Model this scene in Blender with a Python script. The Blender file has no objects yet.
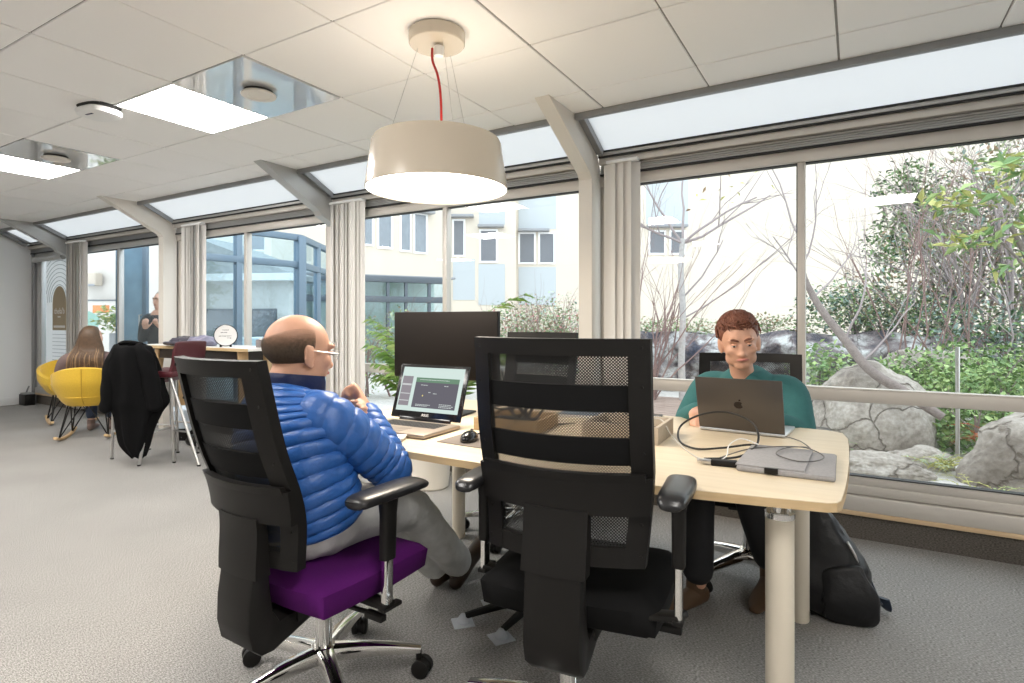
import bpy, bmesh, math, random
from math import sin, cos, pi, radians, sqrt, atan2, exp
from mathutils import Vector, Matrix, Euler, noise
random.seed(7)
SC = bpy.context.scene
COL = SC.collection

# ------------------------------------------------------------------ materials
def mat(name, color, rough=0.5, metal=0.0, spec=0.5, noise_amt=0.0, noise_scale=20.0, bump=0.0, bump_scale=60.0, sheen=0.0, coat=0.0, trans=0.0):
    m = bpy.data.materials.new(name); m.use_nodes = True
    nt = m.node_tree; b = nt.nodes['Principled BSDF']
    b.inputs['Base Color'].default_value = (*color, 1)
    b.inputs['Roughness'].default_value = rough
    b.inputs['Metallic'].default_value = metal
    b.inputs['Specular IOR Level'].default_value = spec
    if sheen: b.inputs['Sheen Weight'].default_value = sheen
    if coat: b.inputs['Coat Weight'].default_value = coat
    tc = nt.nodes.new('ShaderNodeTexCoord')
    if noise_amt:
        n = nt.nodes.new('ShaderNodeTexNoise'); n.inputs['Scale'].default_value = noise_scale; n.inputs['Detail'].default_value = 5
        nt.links.new(tc.outputs['Object'], n.inputs['Vector'])
        mx = nt.nodes.new('ShaderNodeMix'); mx.data_type = 'RGBA'
        mx.inputs[6].default_value = tuple(max(0, c*(1-noise_amt)) for c in color)+(1,)
        mx.inputs[7].default_value = tuple(min(1, c*(1+noise_amt)) for c in color)+(1,)
        nt.links.new(n.outputs['Fac'], mx.inputs[0]); nt.links.new(mx.outputs[2], b.inputs['Base Color'])
    if bump:
        n2 = nt.nodes.new('ShaderNodeTexNoise'); n2.inputs['Scale'].default_value = bump_scale; n2.inputs['Detail'].default_value = 4
        nt.links.new(tc.outputs['Object'], n2.inputs['Vector'])
        bp = nt.nodes.new('ShaderNodeBump'); bp.inputs['Strength'].default_value = bump; bp.inputs['Distance'].default_value = 0.01
        nt.links.new(n2.outputs['Fac'], bp.inputs['Height']); nt.links.new(bp.outputs['Normal'], b.inputs['Normal'])
    return m

def emit(name, color, strength):
    m = bpy.data.materials.new(name); m.use_nodes = True
    nt = m.node_tree; nt.nodes.clear()
    o = nt.nodes.new('ShaderNodeOutputMaterial'); e = nt.nodes.new('ShaderNodeEmission')
    e.inputs[0].default_value = (*color, 1); e.inputs[1].default_value = strength
    nt.links.new(e.outputs[0], o.inputs[0]); return m

def glass_mat(name, tint=(0.97, 0.985, 0.98), refl=0.055):
    m = bpy.data.materials.new(name); m.use_nodes = True
    nt = m.node_tree; nt.nodes.clear()
    o = nt.nodes.new('ShaderNodeOutputMaterial')
    t = nt.nodes.new('ShaderNodeBsdfTransparent'); t.inputs[0].default_value = (*tint, 1)
    g = nt.nodes.new('ShaderNodeBsdfGlossy'); g.inputs['Roughness'].default_value = 0.0
    f = nt.nodes.new('ShaderNodeLayerWeight'); f.inputs[0].default_value = 0.5
    pw = nt.nodes.new('ShaderNodeMath'); pw.operation = 'POWER'; pw.inputs[1].default_value = 5.0
    ml = nt.nodes.new('ShaderNodeMath'); ml.operation = 'MULTIPLY_ADD'; ml.inputs[1].default_value = 0.45; ml.inputs[2].default_value = refl*0.5
    mx = nt.nodes.new('ShaderNodeMixShader')
    nt.links.new(f.outputs['Facing'], pw.inputs[0]); nt.links.new(pw.outputs[0], ml.inputs[0]); nt.links.new(ml.outputs[0], mx.inputs[0])
    nt.links.new(t.outputs[0], mx.inputs[1]); nt.links.new(g.outputs[0], mx.inputs[2])
    nt.links.new(mx.outputs[0], o.inputs[0]); return m

def frosted_mat(name, color, transp=0.1):
    m = bpy.data.materials.new(name); m.use_nodes = True
    nt = m.node_tree; nt.nodes.clear()
    o = nt.nodes.new('ShaderNodeOutputMaterial')
    tl = nt.nodes.new('ShaderNodeBsdfTranslucent'); tl.inputs[0].default_value = (*color, 1)
    df = nt.nodes.new('ShaderNodeBsdfDiffuse'); df.inputs[0].default_value = (*color, 1)
    tp = nt.nodes.new('ShaderNodeBsdfTransparent')
    m1 = nt.nodes.new('ShaderNodeMixShader'); m1.inputs[0].default_value = 0.35
    m2 = nt.nodes.new('ShaderNodeMixShader'); m2.inputs[0].default_value = transp
    nt.links.new(tl.outputs[0], m1.inputs[1]); nt.links.new(df.outputs[0], m1.inputs[2])
    nt.links.new(m1.outputs[0], m2.inputs[1]); nt.links.new(tp.outputs[0], m2.inputs[2])
    nt.links.new(m2.outputs[0], o.inputs[0]); return m

def mesh_fabric(name, color, pitch=0.0056, hole=0.22):
    """black netting: diagonal rows of holes cut with a transparent mix"""
    m = bpy.data.materials.new(name); m.use_nodes = True
    nt = m.node_tree; nt.nodes.clear(); N = nt.nodes; L = nt.links
    o = N.new('ShaderNodeOutputMaterial'); tc = N.new('ShaderNodeTexCoord')
    sx = N.new('ShaderNodeSeparateXYZ'); L.new(tc.outputs['Object'], sx.inputs[0])
    def wave(sgn):
        a = N.new('ShaderNodeMath'); a.operation = 'MULTIPLY_ADD'; a.inputs[1].default_value = sgn
        L.new(sx.outputs['X'], a.inputs[0]); L.new(sx.outputs['Z'], a.inputs[2])
        b = N.new('ShaderNodeMath'); b.operation = 'MULTIPLY'; b.inputs[1].default_value = 2*pi/(pitch*1.414); L.new(a.outputs[0], b.inputs[0])
        c = N.new('ShaderNodeMath'); c.operation = 'SINE'; L.new(b.outputs[0], c.inputs[0]); return c
    w1, w2 = wave(1.0), wave(-1.0)
    s = N.new('ShaderNodeMath'); s.operation = 'MAXIMUM'; L.new(w1.outputs[0], s.inputs[0]); L.new(w2.outputs[0], s.inputs[1])
    g = N.new('ShaderNodeMath'); g.operation = 'LESS_THAN'; g.inputs[1].default_value = hole; L.new(s.outputs[0], g.inputs[0])
    d = N.new('ShaderNodeBsdfPrincipled'); d.inputs['Base Color'].default_value = (*color, 1); d.inputs['Roughness'].default_value = 0.8
    t = N.new('ShaderNodeBsdfTransparent'); mx = N.new('ShaderNodeMixShader')
    L.new(g.outputs[0], mx.inputs[0]); L.new(d.outputs[0], mx.inputs[1]); L.new(t.outputs[0], mx.inputs[2]); L.new(mx.outputs[0], o.inputs[0])
    return m

def carpet_mat(name, c1, c2, sc=1.0, rotz=0.0):
    """loop pile carpet: short broken ribs"""
    m = bpy.data.materials.new(name); m.use_nodes = True
    nt = m.node_tree; N = nt.nodes; L = nt.links; b = N['Principled BSDF']
    b.inputs['Roughness'].default_value = 0.95; b.inputs['Specular IOR Level'].default_value = 0.15
    tc = N.new('ShaderNodeTexCoord'); mp = N.new('ShaderNodeMapping'); L.new(tc.outputs['Object'], mp.inputs[0])
    mp.inputs['Rotation'].default_value = (0, 0, rotz)
    mp.inputs['Scale'].default_value = (110*sc, 300*sc, 300*sc)
    n = N.new('ShaderNodeTexNoise'); n.inputs['Scale'].default_value = 1.0; n.inputs['Detail'].default_value = 2; L.new(mp.outputs[0], n.inputs[0])
    n2 = N.new('ShaderNodeTexNoise'); n2.inputs['Scale'].default_value = 2.2; n2.inputs['Detail'].default_value = 3; L.new(tc.outputs['Object'], n2.inputs[0])
    r = N.new('ShaderNodeValToRGB'); r.color_ramp.elements[0].position = 0.36; r.color_ramp.elements[1].position = 0.66
    r.color_ramp.elements[0].color = (*c1, 1); r.color_ramp.elements[1].color = (*c2, 1); L.new(n.outputs['Fac'], r.inputs[0])
    mx = N.new('ShaderNodeMix'); mx.data_type = 'RGBA'; mx.blend_type = 'MULTIPLY'; mx.inputs[0].default_value = 0.25
    L.new(r.outputs[0], mx.inputs[6]); L.new(n2.outputs['Fac'], mx.inputs[7]); L.new(mx.outputs[2], b.inputs['Base Color'])
    bp = N.new('ShaderNodeBump'); bp.inputs['Strength'].default_value = 0.6; bp.inputs['Distance'].default_value = 0.006
    L.new(n.outputs['Fac'], bp.inputs['Height']); L.new(bp.outputs[0], b.inputs['Normal'])
    return m

def wood_mat(name, c1, c2, scale=(1.2, 30, 30), rough=0.45):
    m = bpy.data.materials.new(name); m.use_nodes = True
    nt = m.node_tree; N = nt.nodes; L = nt.links; b = N['Principled BSDF']; b.inputs['Roughness'].default_value = rough
    tc = N.new('ShaderNodeTexCoord'); mp = N.new('ShaderNodeMapping'); mp.inputs['Scale'].default_value = scale; L.new(tc.outputs['Object'], mp.inputs[0])
    n = N.new('ShaderNodeTexNoise'); n.inputs['Scale'].default_value = 1.5; n.inputs['Detail'].default_value = 6; n.inputs['Distortion'].default_value = 0.6; L.new(mp.outputs[0], n.inputs[0])
    r = N.new('ShaderNodeValToRGB'); r.color_ramp.elements[0].position = 0.3; r.color_ramp.elements[1].position = 0.7
    r.color_ramp.elements[0].color = (*c1, 1); r.color_ramp.elements[1].color = (*c2, 1); L.new(n.outputs['Fac'], r.inputs[0]); L.new(r.outputs[0], b.inputs['Base Color'])
    return m

def rock_mat(name, c1, c2, c3, scale=2.5):
    m = bpy.data.materials.new(name); m.use_nodes = True
    nt = m.node_tree; N = nt.nodes; L = nt.links; b = N['Principled BSDF']; b.inputs['Roughness'].default_value = 0.9
    tc = N.new('ShaderNodeTexCoord')
    n = N.new('ShaderNodeTexNoise'); n.inputs['Scale'].default_value = scale; n.inputs['Detail'].default_value = 9; n.inputs['Distortion'].default_value = 0.4; L.new(tc.outputs['Object'], n.inputs[0])
    r = N.new('ShaderNodeValToRGB'); e = r.color_ramp.elements
    e[0].position = 0.36; e[0].color = (*c1, 1); e[1].position = 0.62; e[1].color = (*c3, 1); k = e.new(0.47); k.color = (*c2, 1)
    L.new(n.outputs['Fac'], r.inputs[0])
    # thin dark fissures along warped cell borders
    nd = N.new('ShaderNodeTexNoise'); nd.inputs['Scale'].default_value = scale*1.3; nd.inputs['Detail'].default_value = 5; L.new(tc.outputs['Object'], nd.inputs[0])
    va = N.new('ShaderNodeMix'); va.data_type = 'VECTOR'; va.inputs[0].default_value = 0.30; L.new(tc.outputs['Object'], va.inputs[4]); L.new(nd.outputs['Color'], va.inputs[5])
    vo = N.new('ShaderNodeTexVoronoi'); vo.feature = 'DISTANCE_TO_EDGE'; vo.inputs['Scale'].default_value = scale*1.1; L.new(va.outputs[1], vo.inputs['Vector'])
    cr = N.new('ShaderNodeValToRGB'); cr.color_ramp.elements[0].position = 0.0; cr.color_ramp.elements[0].color = (0.60, 0.56, 0.53, 1); cr.color_ramp.elements[1].position = 0.02; cr.color_ramp.elements[1].color = (1, 1, 1, 1); L.new(vo.outputs['Distance'], cr.inputs[0])
    n3 = N.new('ShaderNodeTexNoise'); n3.inputs['Scale'].default_value = scale*14; n3.inputs['Detail'].default_value = 6; L.new(tc.outputs['Object'], n3.inputs[0])
    r3 = N.new('ShaderNodeValToRGB'); r3.color_ramp.elements[0].position = 0.3; r3.color_ramp.elements[0].color = (0.55, 0.53, 0.51, 1); r3.color_ramp.elements[1].position = 0.7; r3.color_ramp.elements[1].color = (1, 1, 1, 1); L.new(n3.outputs['Fac'], r3.inputs[0])
    m1 = N.new('ShaderNodeMix'); m1.data_type = 'RGBA'; m1.blend_type = 'MULTIPLY'; m1.inputs[0].default_value = 1.0; L.new(r.outputs[0], m1.inputs[6]); L.new(cr.outputs[0], m1.inputs[7])
    m2 = N.new('ShaderNodeMix'); m2.data_type = 'RGBA'; m2.blend_type = 'MULTIPLY'; m2.inputs[0].default_value = 0.8; L.new(m1.outputs[2], m2.inputs[6]); L.new(r3.outputs[0], m2.inputs[7]); L.new(m2.outputs[2], b.inputs['Base Color'])
    hm = N.new('ShaderNodeMath'); hm.operation = 'MULTIPLY'; L.new(n.outputs['Fac'], hm.inputs[0]); L.new(cr.outputs[0], hm.inputs[1])
    bp = N.new('ShaderNodeBump'); bp.inputs['Strength'].default_value = 1.0; bp.inputs['Distance'].default_value = 0.07
    L.new(hm.outputs[0], bp.inputs['Height']); L.new(bp.outputs[0], b.inputs['Normal']); return m

# ------------------------------------------------------------------ mesh builders
def V(*a): return Vector(a)

def bm_box(bm, lo, hi, bev=0.0, M=None, segs=2):
    t = bmesh.new()
    bmesh.ops.create_cube(t, size=1.0)
    c = [(lo[i]+hi[i])/2 for i in range(3)]; s = [abs(hi[i]-lo[i]) for i in range(3)]
    bmesh.ops.transform(t, matrix=Matrix.Translation(c) @ Matrix.Diagonal((*s, 1)), verts=t.verts)
    if bev: bmesh.ops.bevel(t, geom=t.edges[:], offset=min(bev, min(s)*0.45), segments=segs, profile=0.5, affect='EDGES', clamp_overlap=True)
    if M is not None: bmesh.ops.transform(t, matrix=M, verts=t.verts)
    me = bpy.data.meshes.new('tmp'); t.to_mesh(me); t.free(); bm.from_mesh(me); bpy.data.meshes.remove(me)

def bm_beam(bm, a, b, w, h, bev=0.0, up=V(0, 0, 1)):
    """box bar from a to b, w wide (sideways) and h high"""
    a = Vector(a); b = Vector(b); d = b-a; L = d.length; z = d.normalized()
    x = z.cross(up)
    if x.length < 1e-4: x = z.cross(V(0, 1, 0))
    x.normalize(); y = x.cross(z).normalized()
    M = Matrix((x, y, z)).transposed().to_4x4(); M.translation = a
    bm_box(bm, (-w/2, -h/2, 0), (w/2, h/2, L), bev, M)

def frames(pts, ref=None):
    n = len(pts); T = []
    for i in range(n):
        d = (pts[min(i+1, n-1)]-pts[max(i-1, 0)])
        T.append(d.normalized() if d.length > 1e-9 else V(0, 0, 1))
    u = ref if ref is not None else (V(0, 0, 1) if abs(T[0].z) < 0.9 else V(1, 0, 0))
    u = (u-T[0]*u.dot(T[0])).normalized(); out = []
    for i in range(n):
        u = u-T[i]*u.dot(T[i])
        if u.length < 1e-6: u = T[i].orthogonal()
        u.normalize(); out.append((T[i], u.copy(), T[i].cross(u).normalized()))
    return out

def catmull(P, k):
    """resample control tuples of equal length"""
    out = []; n = len(P)
    for i in range(n-1):
        p0, p1, p2, p3 = P[max(i-1, 0)], P[i], P[i+1], P[min(i+2, n-1)]
        for j in range(k):
            t = j/k
            out.append(tuple(0.5*((2*b)+(-a+c)*t+(2*a-5*b+4*c-d)*t*t+(-a+3*b-3*c+d)*t**3) for a, b, c, d in zip(p0, p1, p2, p3)))
    out.append(tuple(P[-1])); return out

def bm_tube(bm, pts, r, segs=10, smooth=0, cap='flat', ref=None, power=2.0, mod=None):
    """sweep; r is a number, a list, or a list of (ra, rb) pairs (ra along ref)."""
    n = len(pts)
    R = [r]*n if not isinstance(r, (list, tuple)) else list(r)
    R = [(q, q) if not isinstance(q, (list, tuple)) else q for q in R]
    P = [(p[0], p[1], p[2], R[i][0], R[i][1]) for i, p in enumerate(pts)]
    if smooth: P = catmull(P, smooth)
    pp = [V(*q[:3]) for q in P]; rr = [(q[3], q[4]) for q in P]
    if cap == 'round':
        fr = frames(pp, ref)
        def ext(p, rd, t, sgn):
            a = []
            rm = min(rd)
            for k in (25, 50, 75, 88): a.append((p+t*sgn*rm*sin(radians(k)), (rd[0]*cos(radians(k)), rd[1]*cos(radians(k)))))
            return a
        s = ext(pp[0], rr[0], fr[0][0], -1)[::-1]; e = ext(pp[-1], rr[-1], fr[-1][0], 1)
        pp = [x[0] for x in s]+pp+[x[0] for x in e]; rr = [x[1] for x in s]+rr+[x[1] for x in e]
    fr = frames(pp, ref); rings = []; N = len(pp)
    for i in range(N):
        T, u, v = fr[i]; ring = []
        for k in range(segs):
            a = 2*pi*k/segs; ca, sa = cos(a), sin(a)
            if power != 2.0:
                ca = math.copysign(abs(ca)**(2/power), ca); sa = math.copysign(abs(sa)**(2/power), sa)
            f = mod(i/(N-1), a) if mod else 1.0
            ring.append(bm.verts.new(pp[i]+u*(rr[i][0]*ca*f)+v*(rr[i][1]*sa*f)))
        rings.append(ring)
    for i in range(N-1):
        for k in range(segs):
            bm.faces.new((rings[i][k], rings[i][(k+1) % segs], rings[i+1][(k+1) % segs], rings[i+1][k]))
    bm.faces.new(rings[0][::-1]); bm.faces.new(rings[-1])

def bm_lathe(bm, prof, c=(0, 0, 0), segs=32, M=None, close=False):
    """prof: (radius, z) list, revolved round the z axis through c"""
    rings = []
    vs = []
    for (r, z) in prof:
        if r < 1e-6:
            v = bm.verts.new((c[0], c[1], c[2]+z)); rings.append([v]); vs.append(v)
        else:
            ring = [bm.verts.new((c[0]+r*cos(2*pi*k/segs), c[1]+r*sin(2*pi*k/segs), c[2]+z)) for k in range(segs)]
            rings.append(ring); vs += ring
    pairs = list(zip(rings, rings[1:]))
    if close: pairs.append((rings[-1], rings[0]))
    for a, b in pairs:
        for k in range(segs):
            k2 = (k+1) % segs
            if len(a) == 1 and len(b) == 1: continue
            if len(a) == 1: bm.faces.new((a[0], b[k2], b[k]))
            elif len(b) == 1: bm.faces.new((a[k], a[k2], b[0]))
            else: bm.faces.new((a[k], a[k2], b[k2], b[k]))
    if M is not None: bmesh.ops.transform(bm, matrix=M, verts=vs)

def bm_prism(bm, outline, z0, z1, bev=0.0, M=None):
    """extrude an xy outline from z0 to z1"""
    t = bmesh.new()
    vs = [t.verts.new((x, y, z0)) for x, y in outline]
    f = t.faces.new(vs)
    r = bmesh.ops.extrude_face_region(t, geom=[f])
    bmesh.ops.translate(t, verts=[v for v in r['geom'] if isinstance(v, bmesh.types.BMVert)], vec=(0, 0, z1-z0))
    bmesh.ops.recalc_face_normals(t, faces=t.faces)
    if bev:
        ed = [e for e in t.edges if abs(e.verts[0].co.z-e.verts[1].co.z) < 1e-6]
        bmesh.ops.bevel(t, geom=ed, offset=bev, segments=2, profile=0.5, affect='EDGES')
    if M is not None: bmesh.ops.transform(t, matrix=M, verts=t.verts)
    me = bpy.data.meshes.new('tmp'); t.to_mesh(me); t.free(); bm.from_mesh(me); bpy.data.meshes.remove(me)

def bm_ball(bm, c, r, M=None, u=20, v=14):
    rr = (r, r, r) if not isinstance(r, (tuple, list)) else r
    m = Matrix.Translation(c)
    if M is not None: m = m @ M.to_4x4()
    m = m @ Matrix.Diagonal((*rr, 1))
    bmesh.ops.create_uvsphere(bm, u_segments=u, v_segments=v, radius=1.0, matrix=m)

def bm_cyl(bm, a, b, r, segs=20, r2=None):
    bm_tube(bm, [Vector(a), Vector(b)], [r, r if r2 is None else r2], segs)

def finish(name, bm, m, parent=None, ang=35, loc=None, flat=False):
    me = bpy.data.meshes.new(name)
    bmesh.ops.recalc_face_normals(bm, faces=bm.faces)
    bm.to_mesh(me); bm.free()
    if not flat:
        for p in me.polygons: p.use_smooth = True
        try: me.set_sharp_from_angle(angle=radians(ang))
        except Exception: pass
    for q in (m if isinstance(m, (list, tuple)) else [m]): me.materials.append(q)
    o = bpy.data.objects.new(name, me); COL.objects.link(o)
    if parent is not None: o.parent = parent
    if loc is not None: o.location = loc
    return o

def obj(name, fn, m, parent=None, **k):
    bm = bmesh.new(); fn(bm); return finish(name, bm, m, parent, **k)

def thing(name, label, cat, loc=(0, 0, 0), rz=0.0, group=None):
    o = bpy.data.objects.new(name, None); COL.objects.link(o); o.empty_display_size = 0.1
    o.location = loc; o.rotation_euler = (0, 0, rz); o['label'] = label; o['category'] = cat
    if group: o['group'] = group
    return o

def tag(o, label, cat, group=None, kind=None):
    o['label'] = label; o['category'] = cat
    if group: o['group'] = group
    if kind: o['kind'] = kind
    return o

def struct(o): o['kind'] = 'structure'; return o

def dup(root, loc, rz, label, group=None):
    r = root.copy(); COL.objects.link(r); r.location = loc; r.rotation_euler = (0, 0, rz); r['label'] = label
    if group: r['group'] = group
    def rec(src, dst):
        for ch in list(src.children):
            c = ch.copy(); COL.objects.link(c); c.parent = dst; rec(ch, c)
    rec(root, r); return r

def fuse(name, bm, m, voxel=0.006, smooth=4, parent=None, factor=0.5):
    """melt overlapping solids into one continuous skin"""
    me = bpy.data.meshes.new('tmp'); bmesh.ops.recalc_face_normals(bm, faces=bm.faces); bm.to_mesh(me); bm.free()
    o = bpy.data.objects.new('tmp', me); COL.objects.link(o)
    md = o.modifiers.new('r', 'REMESH'); md.mode = 'VOXEL'; md.voxel_size = voxel; md.use_smooth_shade = True
    if smooth:
        s = o.modifiers.new('s', 'SMOOTH'); s.iterations = smooth; s.factor = factor
    dg = bpy.context.evaluated_depsgraph_get(); dg.update()
    me2 = bpy.data.meshes.new_from_object(o.evaluated_get(dg))
    bpy.data.objects.remove(o); bpy.data.meshes.remove(me)
    me2.name = name
    for p in me2.polygons: p.use_smooth = True
    me2.materials.clear()
    for q in (m if isinstance(m, (list, tuple)) else [m]): me2.materials.append(q)
    o2 = bpy.data.objects.new(name, me2); COL.objects.link(o2)
    if parent is not None: o2.parent = parent
    return o2

def leafcloud(bm, centers, n, size, aspect=0.5, mats=1, up=0.3, rnd=random, curl=0.15):
    """n little folded leaves inside / on ellipsoids given as (center, radii)"""
    vol = [r[0]*r[1]*r[2] for c, r in centers]; tot = sum(vol)
    for (c, r), v in zip(centers, vol):
        for _ in range(int(n*v/tot)):
            d = V(rnd.gauss(0, 1), rnd.gauss(0, 1), rnd.gauss(0, 1)).normalized()*(rnd.random()**0.45)
            p = Vector(c)+V(d.x*r[0], d.y*r[1], d.z*r[2])
            leaf(bm, p, size*rnd.uniform(0.6, 1.3), aspect, rnd, up, rnd.randrange(mats))

def leaf(bm, p, s, aspect, rnd, up=0.3, mi=0, dirv=None):
    d = V(rnd.gauss(0, 1), rnd.gauss(0, 1), rnd.gauss(0, 1)*0.6+up).normalized() if dirv is None else dirv
    nrm = V(rnd.gauss(0, .6), rnd.gauss(0, .6), 1.0); sd = d.cross(nrm)
    if sd.length < 1e-4: sd = d.orthogonal()
    sd.normalize(); up2 = sd.cross(d)
    a = bm.verts.new(p); b = bm.verts.new(p+d*s*0.45+sd*s*aspect*0.5+up2*s*0.08); c = bm.verts.new(p+d*s-up2*s*0.1); e = bm.verts.new(p+d*s*0.45-sd*s*aspect*0.5+up2*s*0.08)
    for tri in ((a, b, c), (a, c, e)):
        f = bm.faces.new(tri); f.material_index = mi

def branch(bm, p, d, L, r, depth, rnd, tips=None, up=0.12, spread=0.6, nseg=4, kids=(2, 3), thin=0.62):
    pts = [Vector(p)]; rad = [r]; q = Vector(p); dd = Vector(d).normalized()
    for i in range(nseg):
        dd = (dd+V(rnd.gauss(0, .13), rnd.gauss(0, .13), rnd.gauss(0, .10)+up*0.4)).normalized()
        q = q+dd*L/nseg; pts.append(q.copy()); rad.append(r*(1-0.45*(i+1)/nseg))
    bm_tube(bm, pts, rad, 6 if r > 0.012 else 4)
    if depth <= 0:
        if tips is not None: tips.append((q.copy(), dd.copy()))
        return
    for k in range(rnd.randint(*kids)):
        i = rnd.randint(max(1, nseg//2), nseg); nd = (dd+V(rnd.gauss(0, spread), rnd.gauss(0, spread), rnd.gauss(0, spread*0.6)+up)).normalized()
        branch(bm, pts[i], nd, L*rnd.uniform(.55, .85), rad[i]*thin, depth-1, rnd, tips, up, spread, nseg, kids, thin)

def text(name, body, size, m, parent, loc, rot, ext=0.0008):
    cu = bpy.data.curves.new(name, 'FONT'); cu.body = body; cu.size = size; cu.extrude = ext; cu.align_x = 'CENTER'; cu.align_y = 'CENTER'
    q = bpy.data.objects.new('tmp', cu); COL.objects.link(q)
    dg = bpy.context.evaluated_depsgraph_get(); dg.update()
    me = bpy.data.meshes.new_from_object(q.evaluated_get(dg)); bpy.data.objects.remove(q); bpy.data.curves.remove(cu)
    me.name = name; me.materials.clear(); me.materials.append(m)
    o = bpy.data.objects.new(name, me); COL.objects.link(o)
    o.parent = parent; o.location = loc; o.rotation_euler = rot; return o
# ------------------------------------------------------------------ materials of the room
M = {}
M['carpet'] = carpet_mat('grey_loop_carpet', (0.20, 0.19, 0.18), (0.50, 0.485, 0.465))
M['upstand'] = carpet_mat('brown_grey_upstand_carpet', (0.085, 0.075, 0.065), (0.20, 0.18, 0.16))
M['tile'] = mat('ceiling_tile', (0.93, 0.92, 0.905), 0.9, bump=0.05, bump_scale=300)
M['tile_gap'] = mat('ceiling_grid', (0.30, 0.285, 0.265), 0.8)
M['alu'] = mat('satin_aluminium', (0.52, 0.52, 0.51), 0.38, 0.55)
M['alu_dark'] = mat('grey_aluminium', (0.30, 0.305, 0.31), 0.42, 0.4)
M['alu_beige'] = mat('champagne_aluminium', (0.62, 0.58, 0.53), 0.42, 0.25)
M['post'] = mat('cream_painted_steel', (0.74, 0.70, 0.64), 0.45)
M['gasket'] = mat('black_rubber_gasket', (0.02, 0.02, 0.02), 0.6)
M['wall'] = mat('white_wall_paint', (0.78, 0.78, 0.77), 0.85)
M['pine'] = wood_mat('light_pine_strip', (0.62, 0.44, 0.26), (0.74, 0.56, 0.36), (2, 40, 40))
M['glass'] = glass_mat('window_glass')
M['frost'] = frosted_mat('frosted_roof_panel', (0.755, 0.76, 0.755), 0.06)
M['blind'] = mat('off_white_blind_fabric', (0.76, 0.74, 0.71), 0.8)
M['white'] = mat('white_plastic', (0.86, 0.86, 0.85), 0.35)
M['black'] = mat('black_plastic', (0.008, 0.0072, 0.0065), 0.48, spec=0.28, bump=0.03, bump_scale=400)
M['blackgloss'] = mat('glossy_black_plastic', (0.008, 0.008, 0.009), 0.15)
M['chrome'] = mat('polished_chrome', (0.86, 0.85, 0.83), 0.08, 1.0)
M['steel'] = mat('brushed_steel', (0.62, 0.61, 0.60), 0.28, 1.0)
M['fabric_black'] = mat('black_seat_fabric', (0.006, 0.006, 0.0062), 0.9, spec=0.2, bump=0.1, bump_scale=500)
M['net'] = mesh_fabric('black_mesh_netting', (0.012, 0.012, 0.012))
M['purple'] = mat('purple_wool', (0.085, 0.006, 0.115), 0.9, spec=0.2, noise_amt=0.12, noise_scale=180, bump=0.1, bump_scale=500)
M['diffuser'] = emit('lit_ceiling_diffuser', (1.0, 0.965, 0.92), 26.0)

H_C = 2.404
XL, XR, YB, YW = -10.08, 4.6, -4.6, 3.62
EDGE = 3.171

# floor and ceiling
struct(obj('floor', lambda b: bm_box(b, (XL-0.2, YB-0.2, -0.12), (XR+0.2, 3.66, 0.0)), M['carpet']))
LIGHTS = [(-3.367, 1.98), (-5.761, 1.98), (0.225, 0.182), (-2.169, 0.182), (-4.563, 0.182), (-6.957, 0.182), (2.62, 0.182),
          (-2.169, -2.218), (-6.957, -2.218), (2.62, -2.218)]
PANELS = [(-2.7685, 1.98), (-5.1625, 1.98)]
def ceil(b):
    holes = LIGHTS + PANELS
    xs = [-10.86+0.5986*i - 0.075+0.01 for i in range(0, 27)]
    xs = [-0.0747+0.5986*i for i in range(-17, 9)]
    ys = [0.4824-0.6*8+0.6*i for i in range(0, 20)]
    for i, x0 in enumerate(xs[:-1]):
        for y0 in ys:
            y1 = min(y0+0.6, EDGE)
            if y1-y0 < 0.05: continue
            cx, cy = x0+0.3, y0+0.3
            if any(abs(cx-h[0]) < 0.2 and abs(cy-h[1]) < 0.2 for h in holes): continue
            thick = 0.008 if i % 2 else 0.0045
            dz = random.uniform(-0.0015, 0.0015)
            bm_box(b, (x0+thick, y0+0.0035, H_C+dz), (x0+0.5986-thick*0.4, y1-0.0035, H_C+0.03), 0.003, segs=1)
ceiling = struct(obj('ceiling', ceil, M['tile'], ang=20))
def grid(b): bm_box(b, (XL-0.2, YB-0.2, H_C+0.008), (XR+0.2, EDGE, H_C+0.05))
obj('grid_backing', grid, M['tile_gap'], ceiling)
struct(obj('trim_1', lambda b: (bm_box(b, (XL, EDGE-0.004, H_C-0.034), (XR, EDGE+0.03, H_C+0.06), 0.003)), M['alu_dark']))

# walls
def endwall(b):
    o = [(YB, 0), (3.66, 0), (3.66, 2.16), (3.52, 2.23), (3.19, 2.404), (YB, 2.404)]
    Mx = Matrix(((0, 0, 1, 0), (1, 0, 0, 0), (0, 1, 0, 0), (0, 0, 0, 1)))
    bm_prism(b, o, XL-0.15, XL, M=Mx)
struct(obj('wall_left', endwall, M['wall']))
struct(obj('baseboard_left', lambda b: bm_box(b, (XL, YB, 0), (XL+0.012, 3.5, 0.11), 0.003), M['wall']))
struct(obj('wall_back', lambda b: bm_box(b, (XL-0.15, YB-0.15, 0), (XR+0.15, YB, H_C+0.05)), M['wall']))
struct(obj('wall_right', lambda b: bm_box(b, (XR, YB, 0), (XR+0.15, 3.66, H_C+0.05)), M['wall']))
# sloped metal edge along the end wall
def endtrim(b):
    bm_beam(b, (XL+0.035, 3.13, 2.43), (XL+0.035, 3.50, 2.235), 0.07, 0.05, 0.003)
    bm_beam(b, (XL+0.10, 3.17, 2.45), (XL+0.10, 3.53, 2.26), 0.03, 0.05, 0.003)
    bm_box(b, (XL, 3.57, 0.0), (XL+0.07, 3.63, 2.2), 0.004)
    bm_box(b, (XL+0.07, 3.60, 0.0), (XL+0.10, 3.65, 2.2), 0.002)
struct(obj('trim_2', endtrim, M['alu_dark']))

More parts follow.
